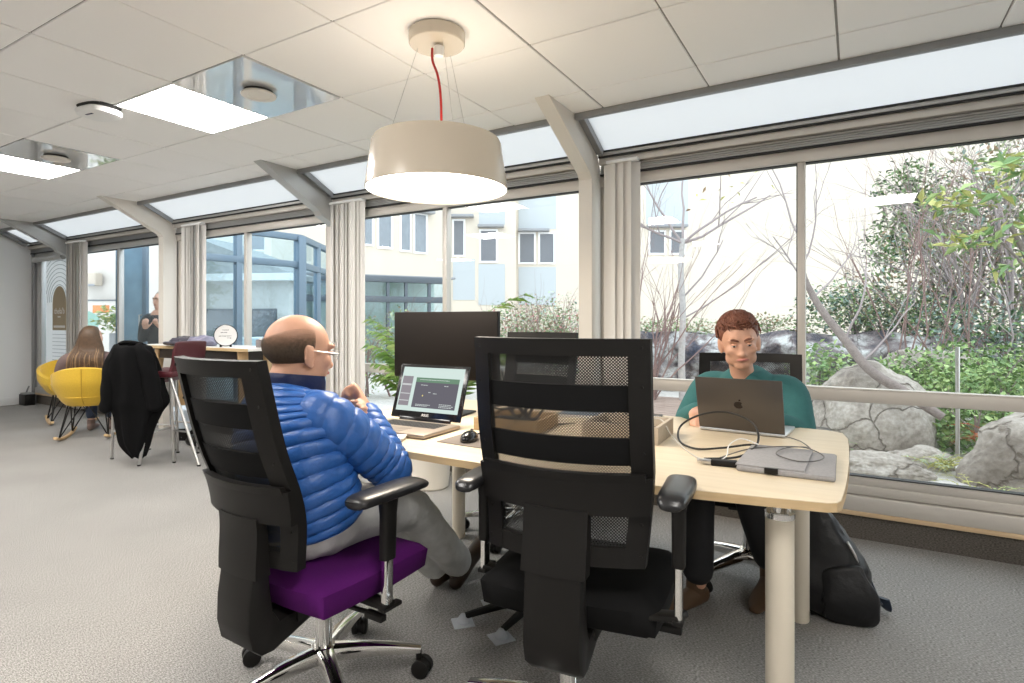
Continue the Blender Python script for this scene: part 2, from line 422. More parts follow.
# wall under the windows
def upst(b): bm_box(b, (XL, 3.60, 0.0), (XR, 3.72, 0.13))
struct(obj('wall_window', upst, M['upstand']))
struct(obj('baseboard_window', lambda b: bm_box(b, (XL+0.1, 3.575, 0.128), (XR, 3.74, 0.152), 0.004), M['pine']))

# roof rafters with posts
BEAMS = [-8.94, -6.46, -3.98, -1.495, 0.985, 3.465]
def rafter(xb, post):
    def f(b):
        w = 0.045; t = bmesh.new()
        prof = [(2.80, 2.44), (2.832, 2.404), (3.405, 2.105), (3.43, 2.07)]
        if post: prof += [(3.43, 0.0), (3.575, 0.0), (3.575, 2.15)]
        else: prof += [(3.575, 2.0), (3.575, 2.15)]
        prof += [(3.53, 2.235), (3.10, 2.44)]
        Mx = Matrix(((0, 0, 1, 0), (1, 0, 0, 0), (0, 1, 0, 0), (0, 0, 0, 1)))
        bm_prism(b, prof, xb-w, xb+w, 0.0, Mx)
    return f
for i, xb in enumerate(BEAMS):
    struct(obj('trim_%d' % (3+i), rafter(xb, i % 2 == 1), M['post'] if i % 2 == 1 else M['alu'], ang=20))
    # metal glazing bar on the upper side of the rafter
    def gb(b, xb=xb):
        for s in (-1, 1):
            bm_beam(b, (xb+s*0.065, 3.20, 2.415), (xb+s*0.065, 3.515, 2.262), 0.04, 0.05, 0.002)
            bm_beam(b, (xb+s*0.088, 3.20, 2.408), (xb+s*0.088, 3.515, 2.256), 0.008, 0.06)
    g = obj('glazing_bar', gb, M['alu_dark'], bpy.data.objects['trim_%d' % (3+i)])

# sloped translucent roof panels, each bay its own window
edges = [XL-0.06]+BEAMS+[XR]
def slope(y): return 2.407-0.4825*(y-3.203)
nwin = 0
for i in range(len(edges)-1):
    x0, x1 = edges[i]+0.05, edges[i+1]-0.05
    nwin += 1
    def roofpane(b, x0=x0, x1=x1):
        a = (x0, 3.08, slope(3.08)+0.02); 
        vs = [b.verts.new(p) for p in ((x0, 3.05, slope(3.05)+.012), (x1, 3.05, slope(3.05)+.012), (x1, 3.56, slope(3.56)+.012), (x0, 3.56, slope(3.56)+.012))]
        f = b.faces.new(vs)
        r = bmesh.ops.extrude_face_region(b, geom=[f]); bmesh.ops.translate(b, verts=[v for v in r['geom'] if isinstance(v, bmesh.types.BMVert)], vec=(0, 0.006, 0.012))
    w = struct(obj('window_%d' % nwin, roofpane, M['frost'], flat=True))
    def eaves(b, x0=x0, x1=x1):
        bm_box(b, (x0, 3.515, 2.232), (x1, 3.60, 2.262), 0.002)
    obj('eaves_bar', eaves, M['alu'], w)
    obj('gasket', lambda b: (bm_box(b, (x0, 3.508, 2.252), (x1, 3.53, 2.2625)), bm_box(b, (x0, 3.522, 2.222), (x1, 3.6, 2.2325)), bm_box(b, (x0, 3.555, 2.112), (x1, 3.6, 2.122))), M['gasket'], w)
    def gut(b, x0=x0, x1=x1):
        bm_box(b, (x0, 3.535, 2.180), (x1, 3.62, 2.222), 0.003)
    obj('eaves_profile', gut, M['alu_beige'], w)
    def gut2(b, x0=x0, x1=x1):
        bm_box(b, (x0, 3.570, 2.122), (x1, 3.64, 2.180), 0.003)
        for k in range(4): bm_cyl(b, (x0, 3.566, 2.130+k*0.0135), (x1, 3.566, 2.130+k*0.0135), 0.0055, 8)
    obj('roller_track', gut2, M['alu_dark'] if i < 2 else M['alu'], w)

# vertical windows
edges = [XL+0.10]+BEAMS+[XR]
for i in range(len(edges)-1):
    x0, x1 = edges[i], edges[i+1]
    nwin += 1
    xm = (x0+x1)/2
    if i == 0: xm = x0+0.16
    door = i in (0, 1)
    w = struct(obj('window_%d' % nwin, lambda b: (bm_box(b, (x0, 3.575, 2.046), (x1, 3.65, 2.112), 0.003), bm_box(b, (x0, 3.585, 2.112), (x1, 3.66, 2.125))), M['alu_beige'] if i > 1 else M['alu'], ang=25))
    fm = M['alu_beige'] if i > 1 else M['alu']
    def sill(b, x0=x0, x1=x1):
        bm_box(b, (x0, 3.578, 0.152), (x1, 3.70, 0.232), 0.004)
        bm_box(b, (x0, 3.600, 0.236), (x1, 3.67, 0.285), 0.003)
        bm_box(b, (x0, 3.606, 0.285), (x1, 3.65, 0.332), 0.003)
    obj('window_sill', sill, fm, w)
    def stiles(b, x0=x0, x1=x1, xm=xm):
        bm_box(b, (x0, 3.595, 0.2), (x0+0.10, 3.65, 2.06), 0.003)
        bm_box(b, (x1-0.10, 3.595, 0.2), (x1, 3.65, 2.06), 0.003)
    obj('window_frame', stiles, fm, w)
    obj('mullion', lambda b: (bm_box(b, (xm-0.028, 3.588, 0.3), (xm+0.012, 3.65, 2.10), 0.003), bm_box(b, (xm-0.016, 3.578, 2.085), (xm+0.008, 3.60, 2.135), 0.002)), fm, w)
    obj('gasket', lambda b: (bm_box(b, (xm-0.034, 3.597, 0.33), (xm-0.027, 3.65, 2.05)), bm_box(b, (x0+.1, 3.6, 0.332), (x1-.1, 3.65, 0.337)), bm_box(b, (x0+.1, 3.6, 2.041), (x1-.1, 3.65, 2.047))), M['gasket'], w)
    if not door:
        obj('transom', lambda b: (bm_box(b, (x0+.1, 3.59, 0.728), (x1-.1, 3.65, 0.796), 0.003), bm_box(b, (x0+.1, 3.585, 0.796), (x1-.1, 3.65, 0.802))), fm, w)
    for (a, c) in ((x0+0.1, xm-0.03), (xm+0.01, x1-0.1)):
        if c-a < 0.1: continue
        obj('pane', lambda b: bm_box(b, (a, 3.618, 0.33), (c, 3.624, 2.05)), M['glass'], w)

# ------------------------------------------------------------------ vertical blinds
def blind(x0, n, label, wide=True):
    t = thing('vertical_blind', label, 'blind', (x0, 3.50, 0), 0, 'stacked vertical blinds at the window posts')
    for k in range(n):
        a = radians(random.uniform(6, 34)) if k < n-1 else radians(-22)
        x = k*0.026; yy = (0.016 if k % 2 else -0.006)
        wd = 0.045 if k < n-1 else 0.062
        def sl(b, a=a, x=x, yy=yy, wd=wd):
            pts = []
            for j in range(7):
                u = (j/6-0.5)*2; bow = 0.006*(1-u*u)
                pts.append((x+cos(a)*wd*u+sin(a)*bow, yy-sin(a)*wd*u*-1*-1+cos(a)*bow))
            th = V(sin(a), cos(a))*0.0012
            lo = pts; hi = [(p[0]+th.x, p[1]+th.y) for p in pts[::-1]]
            bm_prism(b, lo+hi, 0.05, 2.165)
        obj('slat', sl, M['blind'], t, ang=50)
    obj('head_rail', lambda b: bm_box(b, (-0.02, -0.02, 2.165), (n*0.026+0.03, 0.03, 2.185), 0.003), M['white'], t)
    return t
blind(-1.355, 6, 'off-white vertical blind bunched beside the post nearest the seated man in teal')
blind(-3.89, 13, 'off-white vertical blind bunched behind the bald man, just left of the palm')
blind(-6.15, 12, 'off-white vertical blind bunched at the post behind the high table and its round sign')
blind(-8.80, 16, 'pale blue-lit vertical blind bunched beside the arch window decal, behind the woman')
# roller cover above the leftmost glass
rb = tag(obj('roller_blind', lambda b: (bm_cyl(b, (-9.93, 3.55, 2.02), (-9.05, 3.55, 2.02), 0.035, 20), bm_box(b, (-9.94, 3.52, 1.985), (-9.925, 3.6, 2.06), 0.003)), M['alu']), 'rolled-up grey roller blind above the arch window decal at the far end', 'blind')

# ------------------------------------------------------------------ ceiling lamps and mirror panels
M['mirror'] = mat('glossy_white_acrylic', (0.80, 0.82, 0.83), 0.03, 0.0, 0.9, coat=1.0)
M['mirror'].node_tree.nodes['Principled BSDF'].inputs['Metallic'].default_value = 0.30
names = ['lit square ceiling light beside the glossy panel, nearer of the two in view', 'lit square ceiling light cut by the left picture edge, farther of the two in view']
for k, (x, y) in enumerate(LIGHTS):
    lab = names[k] if k < 2 else None
    if k == 0:
        L0 = t = thing('ceiling_light', lab, 'ceiling light', (x, y, H_C), 0, 'square ceiling lights')
        def fr(b):
            for s in (-1, 1):
                bm_box(b, (s*0.292-0.006, -0.297, -0.004), (s*0.292+0.006, 0.297, 0.03), 0.001)
                bm_box(b, (-0.297, s*0.292-0.006, -0.004), (0.297, s*0.292+0.006, 0.03), 0.001)
        obj('frame', fr, M['white'], t)
        obj('diffuser', lambda b: bm_box(b, (-0.287, -0.287, 0.0), (0.287, 0.287, 0.012)), M['diffuser'], t)
    else:
        dup(L0, (x, y, H_C), 0, lab or 'lit square ceiling light farther back in the room, outside the picture', 'square ceiling lights')
for k, (x, y) in enumerate(PANELS):
    t = thing('ceiling_panel', ['glossy mirror-like ceiling panel with a round spotlight, beside the nearer square light', 'glossy ceiling panel with a round spotlight, above the farther square light'][k], 'ceiling panel', (x, y, H_C), 0, 'glossy ceiling panels')
    obj('panel', lambda b: bm_box(b, (-0.296, -0.296, -0.003), (0.296, 0.296, 0.01)), M['mirror'], t, flat=True)
    obj('spotlight_ring', lambda b: bm_lathe(b, [(0.056, -0.018), (0.084, -0.018), (0.090, -0.023), (0.088, -0.030), (0.060, -0.032), (0.054, -0.027)], segs=36, close=True), M['post'], t)
    obj('spotlight_face', lambda b: bm_lathe(b, [(0.0, -0.027), (0.056, -0.027), (0.056, -0.021), (0.0, -0.021)], segs=32), M['post'], t)
    obj('shadow_gap', lambda b: bm_lathe(b, [(0.0, -0.003), (0.074, -0.003), (0.074, -0.020), (0.0, -0.020)], segs=32), M['gasket'], t)

# white detector on the ceiling
t = thing('ceiling_sensor', 'small white rounded device with a dark label hanging from the ceiling tiles', 'sensor', (-3.78, 1.66, H_C), radians(8))
obj('body', lambda b: bm_tube(b, [(0, 0, -0.016), (0, 0, -0.026), (0, 0, -0.05), (0, 0, -0.056)], [(0.10, 0.085), (0.115, 0.095), (0.11, 0.09), (0.09, 0.075)], 36, ref=V(1, 0, 0), power=3.2), M['white'], t)
obj('bracket', lambda b: bm_tube(b, [(0, 0, 0), (0, 0, -0.018)], [(0.115, 0.09), (0.10, 0.08)], 32, ref=V(1, 0, 0), power=3), M['gasket'], t)
obj('label_strip', lambda b: bm_box(b, (-0.03, -0.06, -0.058), (0.03, -0.048, -0.0545), 0.001), mat('dark_blue_label', (0.03, 0.04, 0.09), 0.5), t)

# ------------------------------------------------------------------ pendant lamp
M['shade'] = mat('cream_gloss_shade', (0.60, 0.53, 0.43), 0.22, coat=0.3)
M['lampface'] = emit('lit_lamp_diffuser', (1.0, 0.93, 0.83), 6.0)
M['redcord'] = mat('red_flex', (0.40, 0.012, 0.010), 0.5)
LX, LY = -1.552, 1.975
t = thing('pendant_lamp', 'large cream drum pendant lamp on a red cord above the desk', 'lamp', (LX, LY, 0))
obj('lamp_shade', lambda b: bm_lathe(b, [(0.262, 1.935), (0.270, 1.933), (0.278, 1.918), (0.304, 1.728), (0.300, 1.725), (0.272, 1.915)], segs=72, close=True), M['shade'], t)
obj('diffuser', lambda b: bm_lathe(b, [(0.0, 1.736), (0.300, 1.736), (0.299, 1.746), (0.0, 1.746)], segs=64), M['lampface'], t)
obj('ceiling_rose', lambda b: bm_lathe(b, [(0.0, 2.404), (0.115, 2.404), (0.121, 2.398), (0.120, 2.355), (0.116, 2.35), (0.0, 2.35)], segs=48), M['shade'], t)
obj('cord_grip', lambda b: bm_lathe(b, [(0.0, 2.34), (0.022, 2.34), (0.02, 2.30), (0.012, 2.295), (0.0, 2.295)], (0.01, 0, 0), 20), M['white'], t)
obj('cord', lambda b: bm_tube(b, [(-0.01, -0.02, 2.33), (0.0, -0.03, 2.27), (0.028, -0.03, 2.20), (0.04, -0.025, 2.10), (0.042, -0.02, 1.89)], 0.0055, 8, smooth=6), M['redcord'], t)
obj('lamp_tray', lambda b: bm_lathe(b, [(0.0, 1.88), (0.27, 1.88), (0.27, 1.89), (0.0, 1.89)], segs=48), M['white'], t)
for a in (205, 325, 85):
    p0 = (0.085*cos(radians(a)), 0.085*sin(radians(a)), 2.34); p1 = (0.235*cos(radians(a)), 0.235*sin(radians(a)), 1.90)
    obj('suspension_wire', lambda b: bm_cyl(b, p0, p1, 0.0013, 6), M['steel'], t)
obj('top_cap', lambda b: bm_lathe(b, [(0.0, 1.905), (0.03, 1.905), (0.034, 1.89), (0.0, 1.89)], (0.04, -0.02, 0), 20), M['shade'], t)
# ------------------------------------------------------------------ office chairs
def backpt(w, h, off, top, tilt, dz=0.0, y0=-0.225, cv=0.06):
    """w sideways, h from 0 at the foot of the back (z .40) upwards, off = behind the plane"""
    z = 0.40+dz+h*cos(tilt)
    lum = 0.030*exp(-((h-(top-0.44))/0.14)**2)                       # lumbar bulge towards the sitter
    y = y0-h*sin(tilt)*1.0+lum+cv*(w/0.235)**2-off
    return V(w, y, z-off*sin(tilt)*0.3)

def bent(b, poly_lr, h0, h1, o0, o1, top, tilt, dz=0.0, nw=10, nh=6, taper=None):
    """slab between w=l..r (may be functions of h), h0..h1 and offsets o0..o1"""
    L, R = poly_lr
    fl = L if callable(L) else (lambda h: L); fr = R if callable(R) else (lambda h: R)
    fo0 = o0 if callable(o0) else (lambda h: o0); fo1 = o1 if callable(o1) else (lambda h: o1)
    g = {}
    for i in range(nh+1):
        h = h0+(h1-h0)*i/nh
        for j in range(nw+1):
            w = fl(h)+(fr(h)-fl(h))*j/nw
            for k, o in enumerate((fo0(h), fo1(h))): g[i, j, k] = b.verts.new(backpt(w, h, o, top, tilt, dz))
    for i in range(nh):
        for j in range(nw):
            b.faces.new((g[i, j, 0], g[i, j+1, 0], g[i+1, j+1, 0], g[i+1, j, 0]))
            b.faces.new((g[i, j, 1], g[i+1, j, 1], g[i+1, j+1, 1], g[i, j+1, 1]))
    for i in range(nh):
        b.faces.new((g[i, 0, 0], g[i+1, 0, 0], g[i+1, 0, 1], g[i, 0, 1])); b.faces.new((g[i, nw, 0], g[i, nw, 1], g[i+1, nw, 1], g[i+1, nw, 0]))
    for j in range(nw):
        b.faces.new((g[0, j, 0], g[0, j, 1], g[0, j+1, 1], g[0, j+1, 0])); b.faces.new((g[nh, j, 0], g[nh, j+1, 0], g[nh, j+1, 1], g[nh, j, 1]))

def office_chair(label, loc, heading, seatmat, H=0.68, tilt=radians(9), base_rot=0.0, arm_z0=0.665, group='mesh-back office chairs', base='chrome', arms=(1, -1), dz=0.0, W=0.235, arm_r=0.14, arm_y0=0.0, AX0=0.300, pf=0.135, left_arm=None, pw=1.0, seat_w=1.0, base_y=0.0, ab=None):
    rz = -heading
    t = thing('office_chair', label, 'chair', (loc[0], loc[1], 0), rz, group)
    K = M['black']
    # five-star base with castors
    bm_ = M['chrome'] if base == 'chrome' else K
    def star(b):
        bm_lathe(b, [(0.0, 0.075), (0.038, 0.075), (0.043, 0.085), (0.043, 0.125), (0.034, 0.135), (0.0, 0.135)], segs=28)
        for k in range(5):
            a = base_rot+k*2*pi/5; d = V(cos(a), sin(a), 0)
            pts = [d*0.03+V(0, 0, .107), d*0.11+V(0, 0, .106), d*0.21+V(0, 0, .098), d*0.305+V(0, 0, .084)]
            bm_tube(b, pts, [(0.026, 0.029), (0.023, 0.024), (0.018, 0.019), (0.012, 0.015)], 14, smooth=3, power=3.6, ref=V(0, 0, 1))
    obj('base', star, bm_, t, loc=(0, base_y, 0))
    for k in range(5):
        a = base_rot+k*2*pi/5; px, py = 0.30*cos(a), 0.30*sin(a); sw = a+1.1+k*0.7
        def cast(b):
            ax = V(cos(sw), sin(sw), 0); c = V(px+0.012*sin(sw), py-0.012*cos(sw), 0.029)
            for s in (-1, 1):
                bm_tube(b, [c+ax*s*0.008, c+ax*s*0.011, c+ax*s*0.024, c+ax*s*0.028], [0.026, 0.029, 0.029, 0.022], 20)
            bm_tube(b, [c-ax*0.011, c+ax*0.011], [0.024, 0.024], 16)
            bm_cyl(b, (px, py, 0.03), (px, py, 0.082), 0.009, 10)
        obj('caster', cast, K, t, loc=(0, base_y, 0))
    obj('gas_column', lambda b: (bm_cyl(b, (0, 0, 0.10), (0, 0, 0.26), 0.0265, 24), bm_cyl(b, (0, 0, 0.26), (0, 0, 0.37), 0.0235, 24)), M['chrome'] if base == 'chrome' else K, t, loc=(0, base_y, 0))
    def mech(b):
        bm_box(b, (-0.085, -0.16, 0.335), (0.085, 0.14, 0.395), 0.012)
        bm_beam(b, (0.07, -0.05, 0.36), (0.25, -0.02, 0.35), 0.012, 0.012, 0.003)
        bm_box(b, (0.22, -0.035, 0.338), (0.29, -0.01, 0.358), 0.004)
        bm_beam(b, (-0.07, 0.06, 0.36), (-0.22, 0.09, 0.35), 0.012, 0.012, 0.003)
    obj('tilt_mechanism', mech, K, t, loc=(0, 0, dz))
    # seat cushion
    def seat(b):
        nx, ny = 18, 18; g = {}
        for i in range(nx+1):
            for j in range(ny+1):
                u = i/nx*2-1; v = j/ny*2-1
                # squircle outline
                x = u*sqrt(max(0, 1-0.20*v*v*(v > 0)-0.08*v*v*(v <= 0)))*0.262*seat_w; y = v*sqrt(max(0, 1-0.12*u*u))*0.235+0.03
                e = max(abs(u), abs(v)); edge = max(0, (e-0.72)/0.28)
                zt = 0.482-0.028*edge**2.2-0.02*max(0, v-0.45)**1.5*2+0.008*u*u
                zb = 0.372+0.025*edge**2-0.012*max(0, v-0.5)
                g[i, j, 0] = b.verts.new((x, y, zt)); g[i, j, 1] = b.verts.new((x*0.97, y*0.97+0.001, zb))
        for i in range(nx):
            for j in range(ny):
                b.faces.new((g[i, j, 0], g[i+1, j, 0], g[i+1, j+1, 0], g[i, j+1, 0])); b.faces.new((g[i, j, 1], g[i, j+1, 1], g[i+1, j+1, 1], g[i+1, j, 1]))
        for i in range(nx):
            b.faces.new((g[i, 0, 0], g[i, 0, 1], g[i+1, 0, 1], g[i+1, 0, 0])); b.faces.new((g[i, ny, 0], g[i+1, ny, 0], g[i+1, ny, 1], g[i, ny, 1]))
        for j in range(ny):
            b.faces.new((g[0, j, 0], g[0, j+1, 0], g[0, j+1, 1], g[0, j, 1])); b.faces.new((g[nx, j, 0], g[nx, j, 1], g[nx, j+1, 1], g[nx, j+1, 0]))
    obj('seat', seat, seatmat, t, ang=60, loc=(0, 0, dz))
    # back
    T = (H, tilt, dz)
    hf = H-0.59
    wl = lambda s: (lambda h: s*(W-0.022*max(0, (hf+0.25-h)/0.25)))
    sw_ = 0.052
    def frame(b):
        bent(b, (lambda h: -W, lambda h: W), H-0.044, H, -0.012, 0.016, *T, nw=18, nh=3)
        for s in (-1, 1):
            e = wl(s)
            a = (lambda h: e(h)-s*sw_)
            pr = (a, e) if s > 0 else (e, a)
            bent(b, pr, hf, H-0.044, -0.012, 0.016, *T, nw=4, nh=18)
        bent(b, (lambda h: wl(-1)(h)+sw_, lambda h: wl(1)(h)-sw_), hf, hf+0.05, -0.010, 0.014, *T, nw=12, nh=2)
        for s in (-1, 1):
            for hh in (hf+0.03, hf+0.11, H*0.62, H-0.12, H-0.022):
                p = backpt(s*(W-0.02-0.012*(hh < .3)), hh, 0.0165, *T); bm_cyl(b, p, p+V(0, -0.002, 0), 0.004, 10)
    obj('back_frame', frame, K, t, ang=30)
    obj('mesh_panel', lambda b: bent(b, (-W+0.03, W-0.03), hf+0.03, H-0.03, 0.000, 0.0012, *T, nw=16, nh=16), M['net'], t)
    for (a0, a1) in ((H-0.185, H-0.118), (H-0.325, H-0.253)):
        obj('fabric_band', lambda b: bent(b, (-W+0.04, W-0.04), a0, a1, -0.006, 0.006, *T, nw=14, nh=3), M['fabric_black'], t)
    hb0 = H-0.452; hb1 = H-0.355
    def bracket(b):
        bent(b, (lambda h: wl(-1)(h)-0.002, lambda h: wl(1)(h)+0.002), hb0, hb1, 0.016, lambda h: 0.030+0.012*(hb1-h)/0.12, *T, nw=18, nh=4)
        bent(b, (-0.088, 0.088), hf-0.02, hb0+0.01, 0.014, lambda h: 0.044+0.018*(hb0-h)/0.2, *T, nw=8, nh=8)
        bent(b, (lambda h: -W*0.93, lambda h: W*0.93), hb1-0.01, hb1+0.012, 0.010, 0.032, *T, nw=16, nh=2)
    obj('back_bracket', bracket, K, t, ang=30)
    def spine(b):
        hs = hf-0.012; zt = 0.40+hs*cos(tilt); yt = -0.225-hs*sin(tilt)+0.02-0.052; zm = min(0.44, zt-0.03)
        o = [(yt+0.01, zt), (yt-0.012, zt-0.01), (yt-0.022, zm), (yt-0.024, 0.37), (yt-0.012, 0.318), (yt+0.018, 0.290), (yt+0.055, 0.288), (-0.04, 0.352), (-0.04, 0.392), (-0.17, 0.372), (yt+0.075, 0.366), (yt+0.055, 0.40), (yt+0.046, zm+0.012), (yt+0.040, zt)]
        bm_prism(b, o, -0.078, 0.078, 0.010, Matrix(((0, 0, 1, 0), (1, 0, 0, 0), (0, 1, 0, 0), (0, 0, 0, 1))))
    obj('spine', spine, K, t, ang=40, loc=(0, 0, dz))
    ab = ab or 0.375+dz
    for s in arms:
        AX, arm_z, arm_y = AX0, arm_z0, arm_y0
        if s < 0 and left_arm: AX, arm_z, arm_y = left_arm
        ar = obj('armrest', lambda b: bm_tube(b, [(s*AX, arm_y-arm_r, arm_z-0.004), (s*AX, arm_y-arm_r+0.025, arm_z+0.003), (s*(AX+0.003), arm_y+pf-0.09, arm_z+0.006), (s*(AX-0.002), arm_y+pf-0.015, arm_z+0.003), (s*(AX-0.004), arm_y+pf, arm_z-0.003)],
                 [(0.011, 0.032*pw), (0.017, 0.042*pw), (0.017, 0.047*pw), (0.015, 0.044*pw), (0.009, 0.034*pw)], 20, smooth=4, cap='round', ref=V(0, 0, 1), power=2.8), M['armpad'], t)
        obj('arm_sleeve', lambda b: bm_tube(b, [(s*AX, arm_y, arm_z-0.008), (s*AX, arm_y, arm_z-0.06), (s*AX, arm_y-0.003, arm_z-0.19)], [(0.030, 0.022), (0.026, 0.017), (0.024, 0.016)], 18, power=3.5, ref=V(0, 1, 0)), K, ar)
        obj('arm_post', lambda b: (bm_tube(b, [(s*AX, arm_y-0.003, arm_z-0.18), (s*AX, arm_y-0.006, ab)], [(0.018, 0.010), (0.018, 0.010)], 16, power=3.5, ref=V(0, 1, 0))), M['chrome'], ar)
        obj('arm_bracket', lambda b: (bm_beam(b, (s*(AX+0.01), arm_y-0.006, ab+0.007), (s*0.06, min(0.0, arm_y+0.12), min(ab, 0.385+dz)), 0.05, 0.016, 0.004), bm_box(b, (s*AX-0.013, arm_y-0.03, ab-0.009), (s*AX+0.013, arm_y+0.045, ab+0.003), 0.003)), K, ar)
    return t
M['armpad'] = mat('black_soft_armpad', (0.016, 0.016, 0.017), 0.3)

CH1 = office_chair('office chair with purple seat and black mesh back, the bald man sits on it', (-1.458, 1.275), radians(2), M['purple'], H=0.725, tilt=radians(13), base_rot=radians(44), arm_z0=0.66, dz=-0.045, W=0.196, seat_w=0.93, AX0=0.285, arm_r=0.13)
CH2 = office_chair('empty all-black mesh-back office chair in the foreground, back to us', (-0.705, 1.605), radians(-7), M['fabric_black'], H=0.765, tilt=radians(5), base_rot=radians(107.8), base_y=-0.155, ab=0.425, arm_z0=0.745, W=0.243, dz=-0.045, arm_y0=-0.20, arm_r=0.14, pf=0.085, AX0=0.305, pw=0.82, left_arm=(0.268, 0.70, -0.12))
CH3 = office_chair('black mesh-back office chair facing us across the desk, mostly hidden by the foreground chair', (-1.60, 2.76), radians(184), M['fabric_black'], H=0.70, tilt=radians(6), base_rot=radians(30))
CH4 = office_chair('black mesh-back office chair by the window, the person in teal sits on it', (-0.42, 2.80), radians(172), M['fabric_black'], H=0.61, tilt=radians(10), base_rot=radians(196))

# ------------------------------------------------------------------ the desk
M['maple'] = wood_mat('pale_maple_laminate', (0.63, 0.525, 0.37), (0.70, 0.595, 0.435), (1.5, 22, 22), 0.42)
M['maple_edge'] = wood_mat('maple_edge_band', (0.52, 0.37, 0.20), (0.60, 0.44, 0.25), (3, 30, 30), 0.45)
M['legpaint'] = mat('cream_leg_enamel', (0.74, 0.67, 0.55), 0.42)
DZ = 0.73
def desk_outline():
    o = []
    for i in range(15):                      # front edge left to right
        x = -1.93+i*(1.87)/14; o.append((x, 1.462+0.100*((x+1.0)/0.94)**2))
    o += [(-0.040, 1.575), (-0.031, 1.60)]
    for i in range(1, 9):
        y = 1.60+i*0.96/9; o.append((-0.031+0.012*(1-((y-2.05)/0.5)**2), y))
    o += [(-0.045, 2.565), (-0.075, 2.592)]
    for i in range(15):
        x = -0.10-i*(1.80)/14; o.append((x, 2.60+0.03*(1-((x+1.0)/0.94)**2)))
    o += [(-1.96, 2.57), (-1.975, 2.5)]
    for i in range(1, 8):
        y = 2.5-i*0.85/8; o.append((-1.975-0.02*(1-((y-2.05)/0.5)**2), y))
    o += [(-1.97, 1.60), (-1.955, 1.573)]
    return o
t = thing('desk', 'large pale maple boat-shaped desk with round cream legs, both laptops stand on it', 'desk', (0, 0, 0))
obj('tabletop', lambda b: bm_prism(b, desk_outline(), DZ-0.024, DZ, 0.0015), [M['maple']], t, ang=30)
def edgeband(b):
    o = desk_outline(); n = len(o)
    for i in range(n):
        (x0, y0), (x1, y1) = o[i], o[(i+1) % n]
        d = V(x1-x0, y1-y0, 0); nn = V(d.y, -d.x, 0).normalized()*0.0012
        vs = [b.verts.new((x0+nn.x, y0+nn.y, DZ-0.0235)), b.verts.new((x1+nn.x, y1+nn.y, DZ-0.0235)), b.verts.new((x1+nn.x, y1+nn.y, DZ-0.002)), b.verts.new((x0+nn.x, y0+nn.y, DZ-0.002))]
        b.faces.new(vs)
    bmesh.ops.remove_doubles(b, verts=b.verts, dist=0.0025)
obj('edge_band', edgeband, M['maple_edge'], t)
for (x, y) in ((-0.172, 1.655), (-0.190, 2.505), (-1.84, 1.645), (-1.84, 2.53)):
    lg = obj('leg', lambda b: bm_lathe(b, [(0.0, 0.0), (0.033, 0.0), (0.035, 0.004), (0.035, 0.652), (0.0, 0.652)], (x, y, 0), 32), M['legpaint'], t)
    obj('chrome_collar', lambda b: (bm_lathe(b, [(0.0, 0.650), (0.0365, 0.650), (0.0365, 0.664), (0.033, 0.667), (0.0, 0.667)], (x, y, 0), 32),
        [bm_cyl(b, (x+0.020*cos(q), y+0.020*sin(q), 0.66), (x+0.020*cos(q), y+0.020*sin(q), 0.70), 0.009, 14) for q in (0.4, 2.5, 4.6)],
        bm_lathe(b, [(0.0, 0.698), (0.05, 0.698), (0.05, 0.706), (0.0, 0.706)], (x, y, 0), 24)), M['chrome'], lg)
def rails(b):
    bm_beam(b, (-1.78, 1.70, 0.685), (-0.22, 1.70, 0.685), 0.03, 0.035, 0.003); bm_beam(b, (-1.78, 2.46, 0.685), (-0.22, 2.46, 0.685), 0.03, 0.035, 0.003)
obj('under_rail', rails, M['steel'], t)

# pedestal with glides under the desk
M['felt'] = mat('pale_grey_felt_pad', (0.55, 0.58, 0.62), 0.9)
t = thing('floor_pedestal', 'black star-footed pedestal with pale glide pads standing under the desk', 'pedestal', (-1.06, 2.03, 0))
feet = [(-1.300, 1.815), (-1.118, 1.80), (-1.285, 2.00), (-0.86, 2.16), (-0.98, 2.26)]
obj('hub', lambda b: bm_lathe(b, [(0.0, 0.05), (0.035, 0.05), (0.04, 0.09), (0.025, 0.11), (0.025, 0.70), (0.0, 0.70)], segs=24), M['black'], t)
for fx, fy in feet:
    dx, dy = fx+1.06, fy-2.03
    ar = obj('foot_arm', lambda b: bm_tube(b, [(0, 0, 0.075), (dx*0.55, dy*0.55, 0.055), (dx*0.97, dy*0.97, 0.028)], [(0.018, 0.016), (0.015, 0.014), (0.011, 0.011)], 12, power=3, ref=V(0, 0, 1)), M['black'], t)
    obj('glide', lambda b: bm_lathe(b, [(0.0, 0.004), (0.024, 0.004), (0.024, 0.014), (0.018, 0.022), (0.010, 0.034), (0.0, 0.034)], (dx, dy, 0), 24), M['felt'], ar)
    def pad(b):
        q = radians(35+fx*60); Mx = Matrix.Translation((dx, dy, 0)) @ Matrix.Rotation(q, 4, 'Z'); bm_box(b, (-0.04, -0.04, 0.0), (0.04, 0.04, 0.004), 0.001, Mx)
    obj('floor_pad', pad, M['felt'], ar)

# ------------------------------------------------------------------ things on the desk
M['laptop_base'] = mat('bronze_grey_laptop_shell', (0.36, 0.31, 0.26), 0.38, 0.5)
M['keys'] = mat('black_keycaps', (0.02, 0.02, 0.02), 0.5)
M['keybed'] = mat('grey_key_deck', (0.22, 0.19, 0.16), 0.45, 0.3)
M['spacegrey'] = mat('dark_space_grey_aluminium', (0.115, 0.105, 0.10), 0.38, 0.75)
M['logo_dark'] = mat('dark_polished_emblem', (0.035, 0.03, 0.03), 0.15, 0.8)
M['silver'] = mat('silver_laptop_shell', (0.55, 0.56, 0.57), 0.35, 0.7)
M['letter_white'] = mat('pale_print', (0.75, 0.74, 0.72), 0.5)

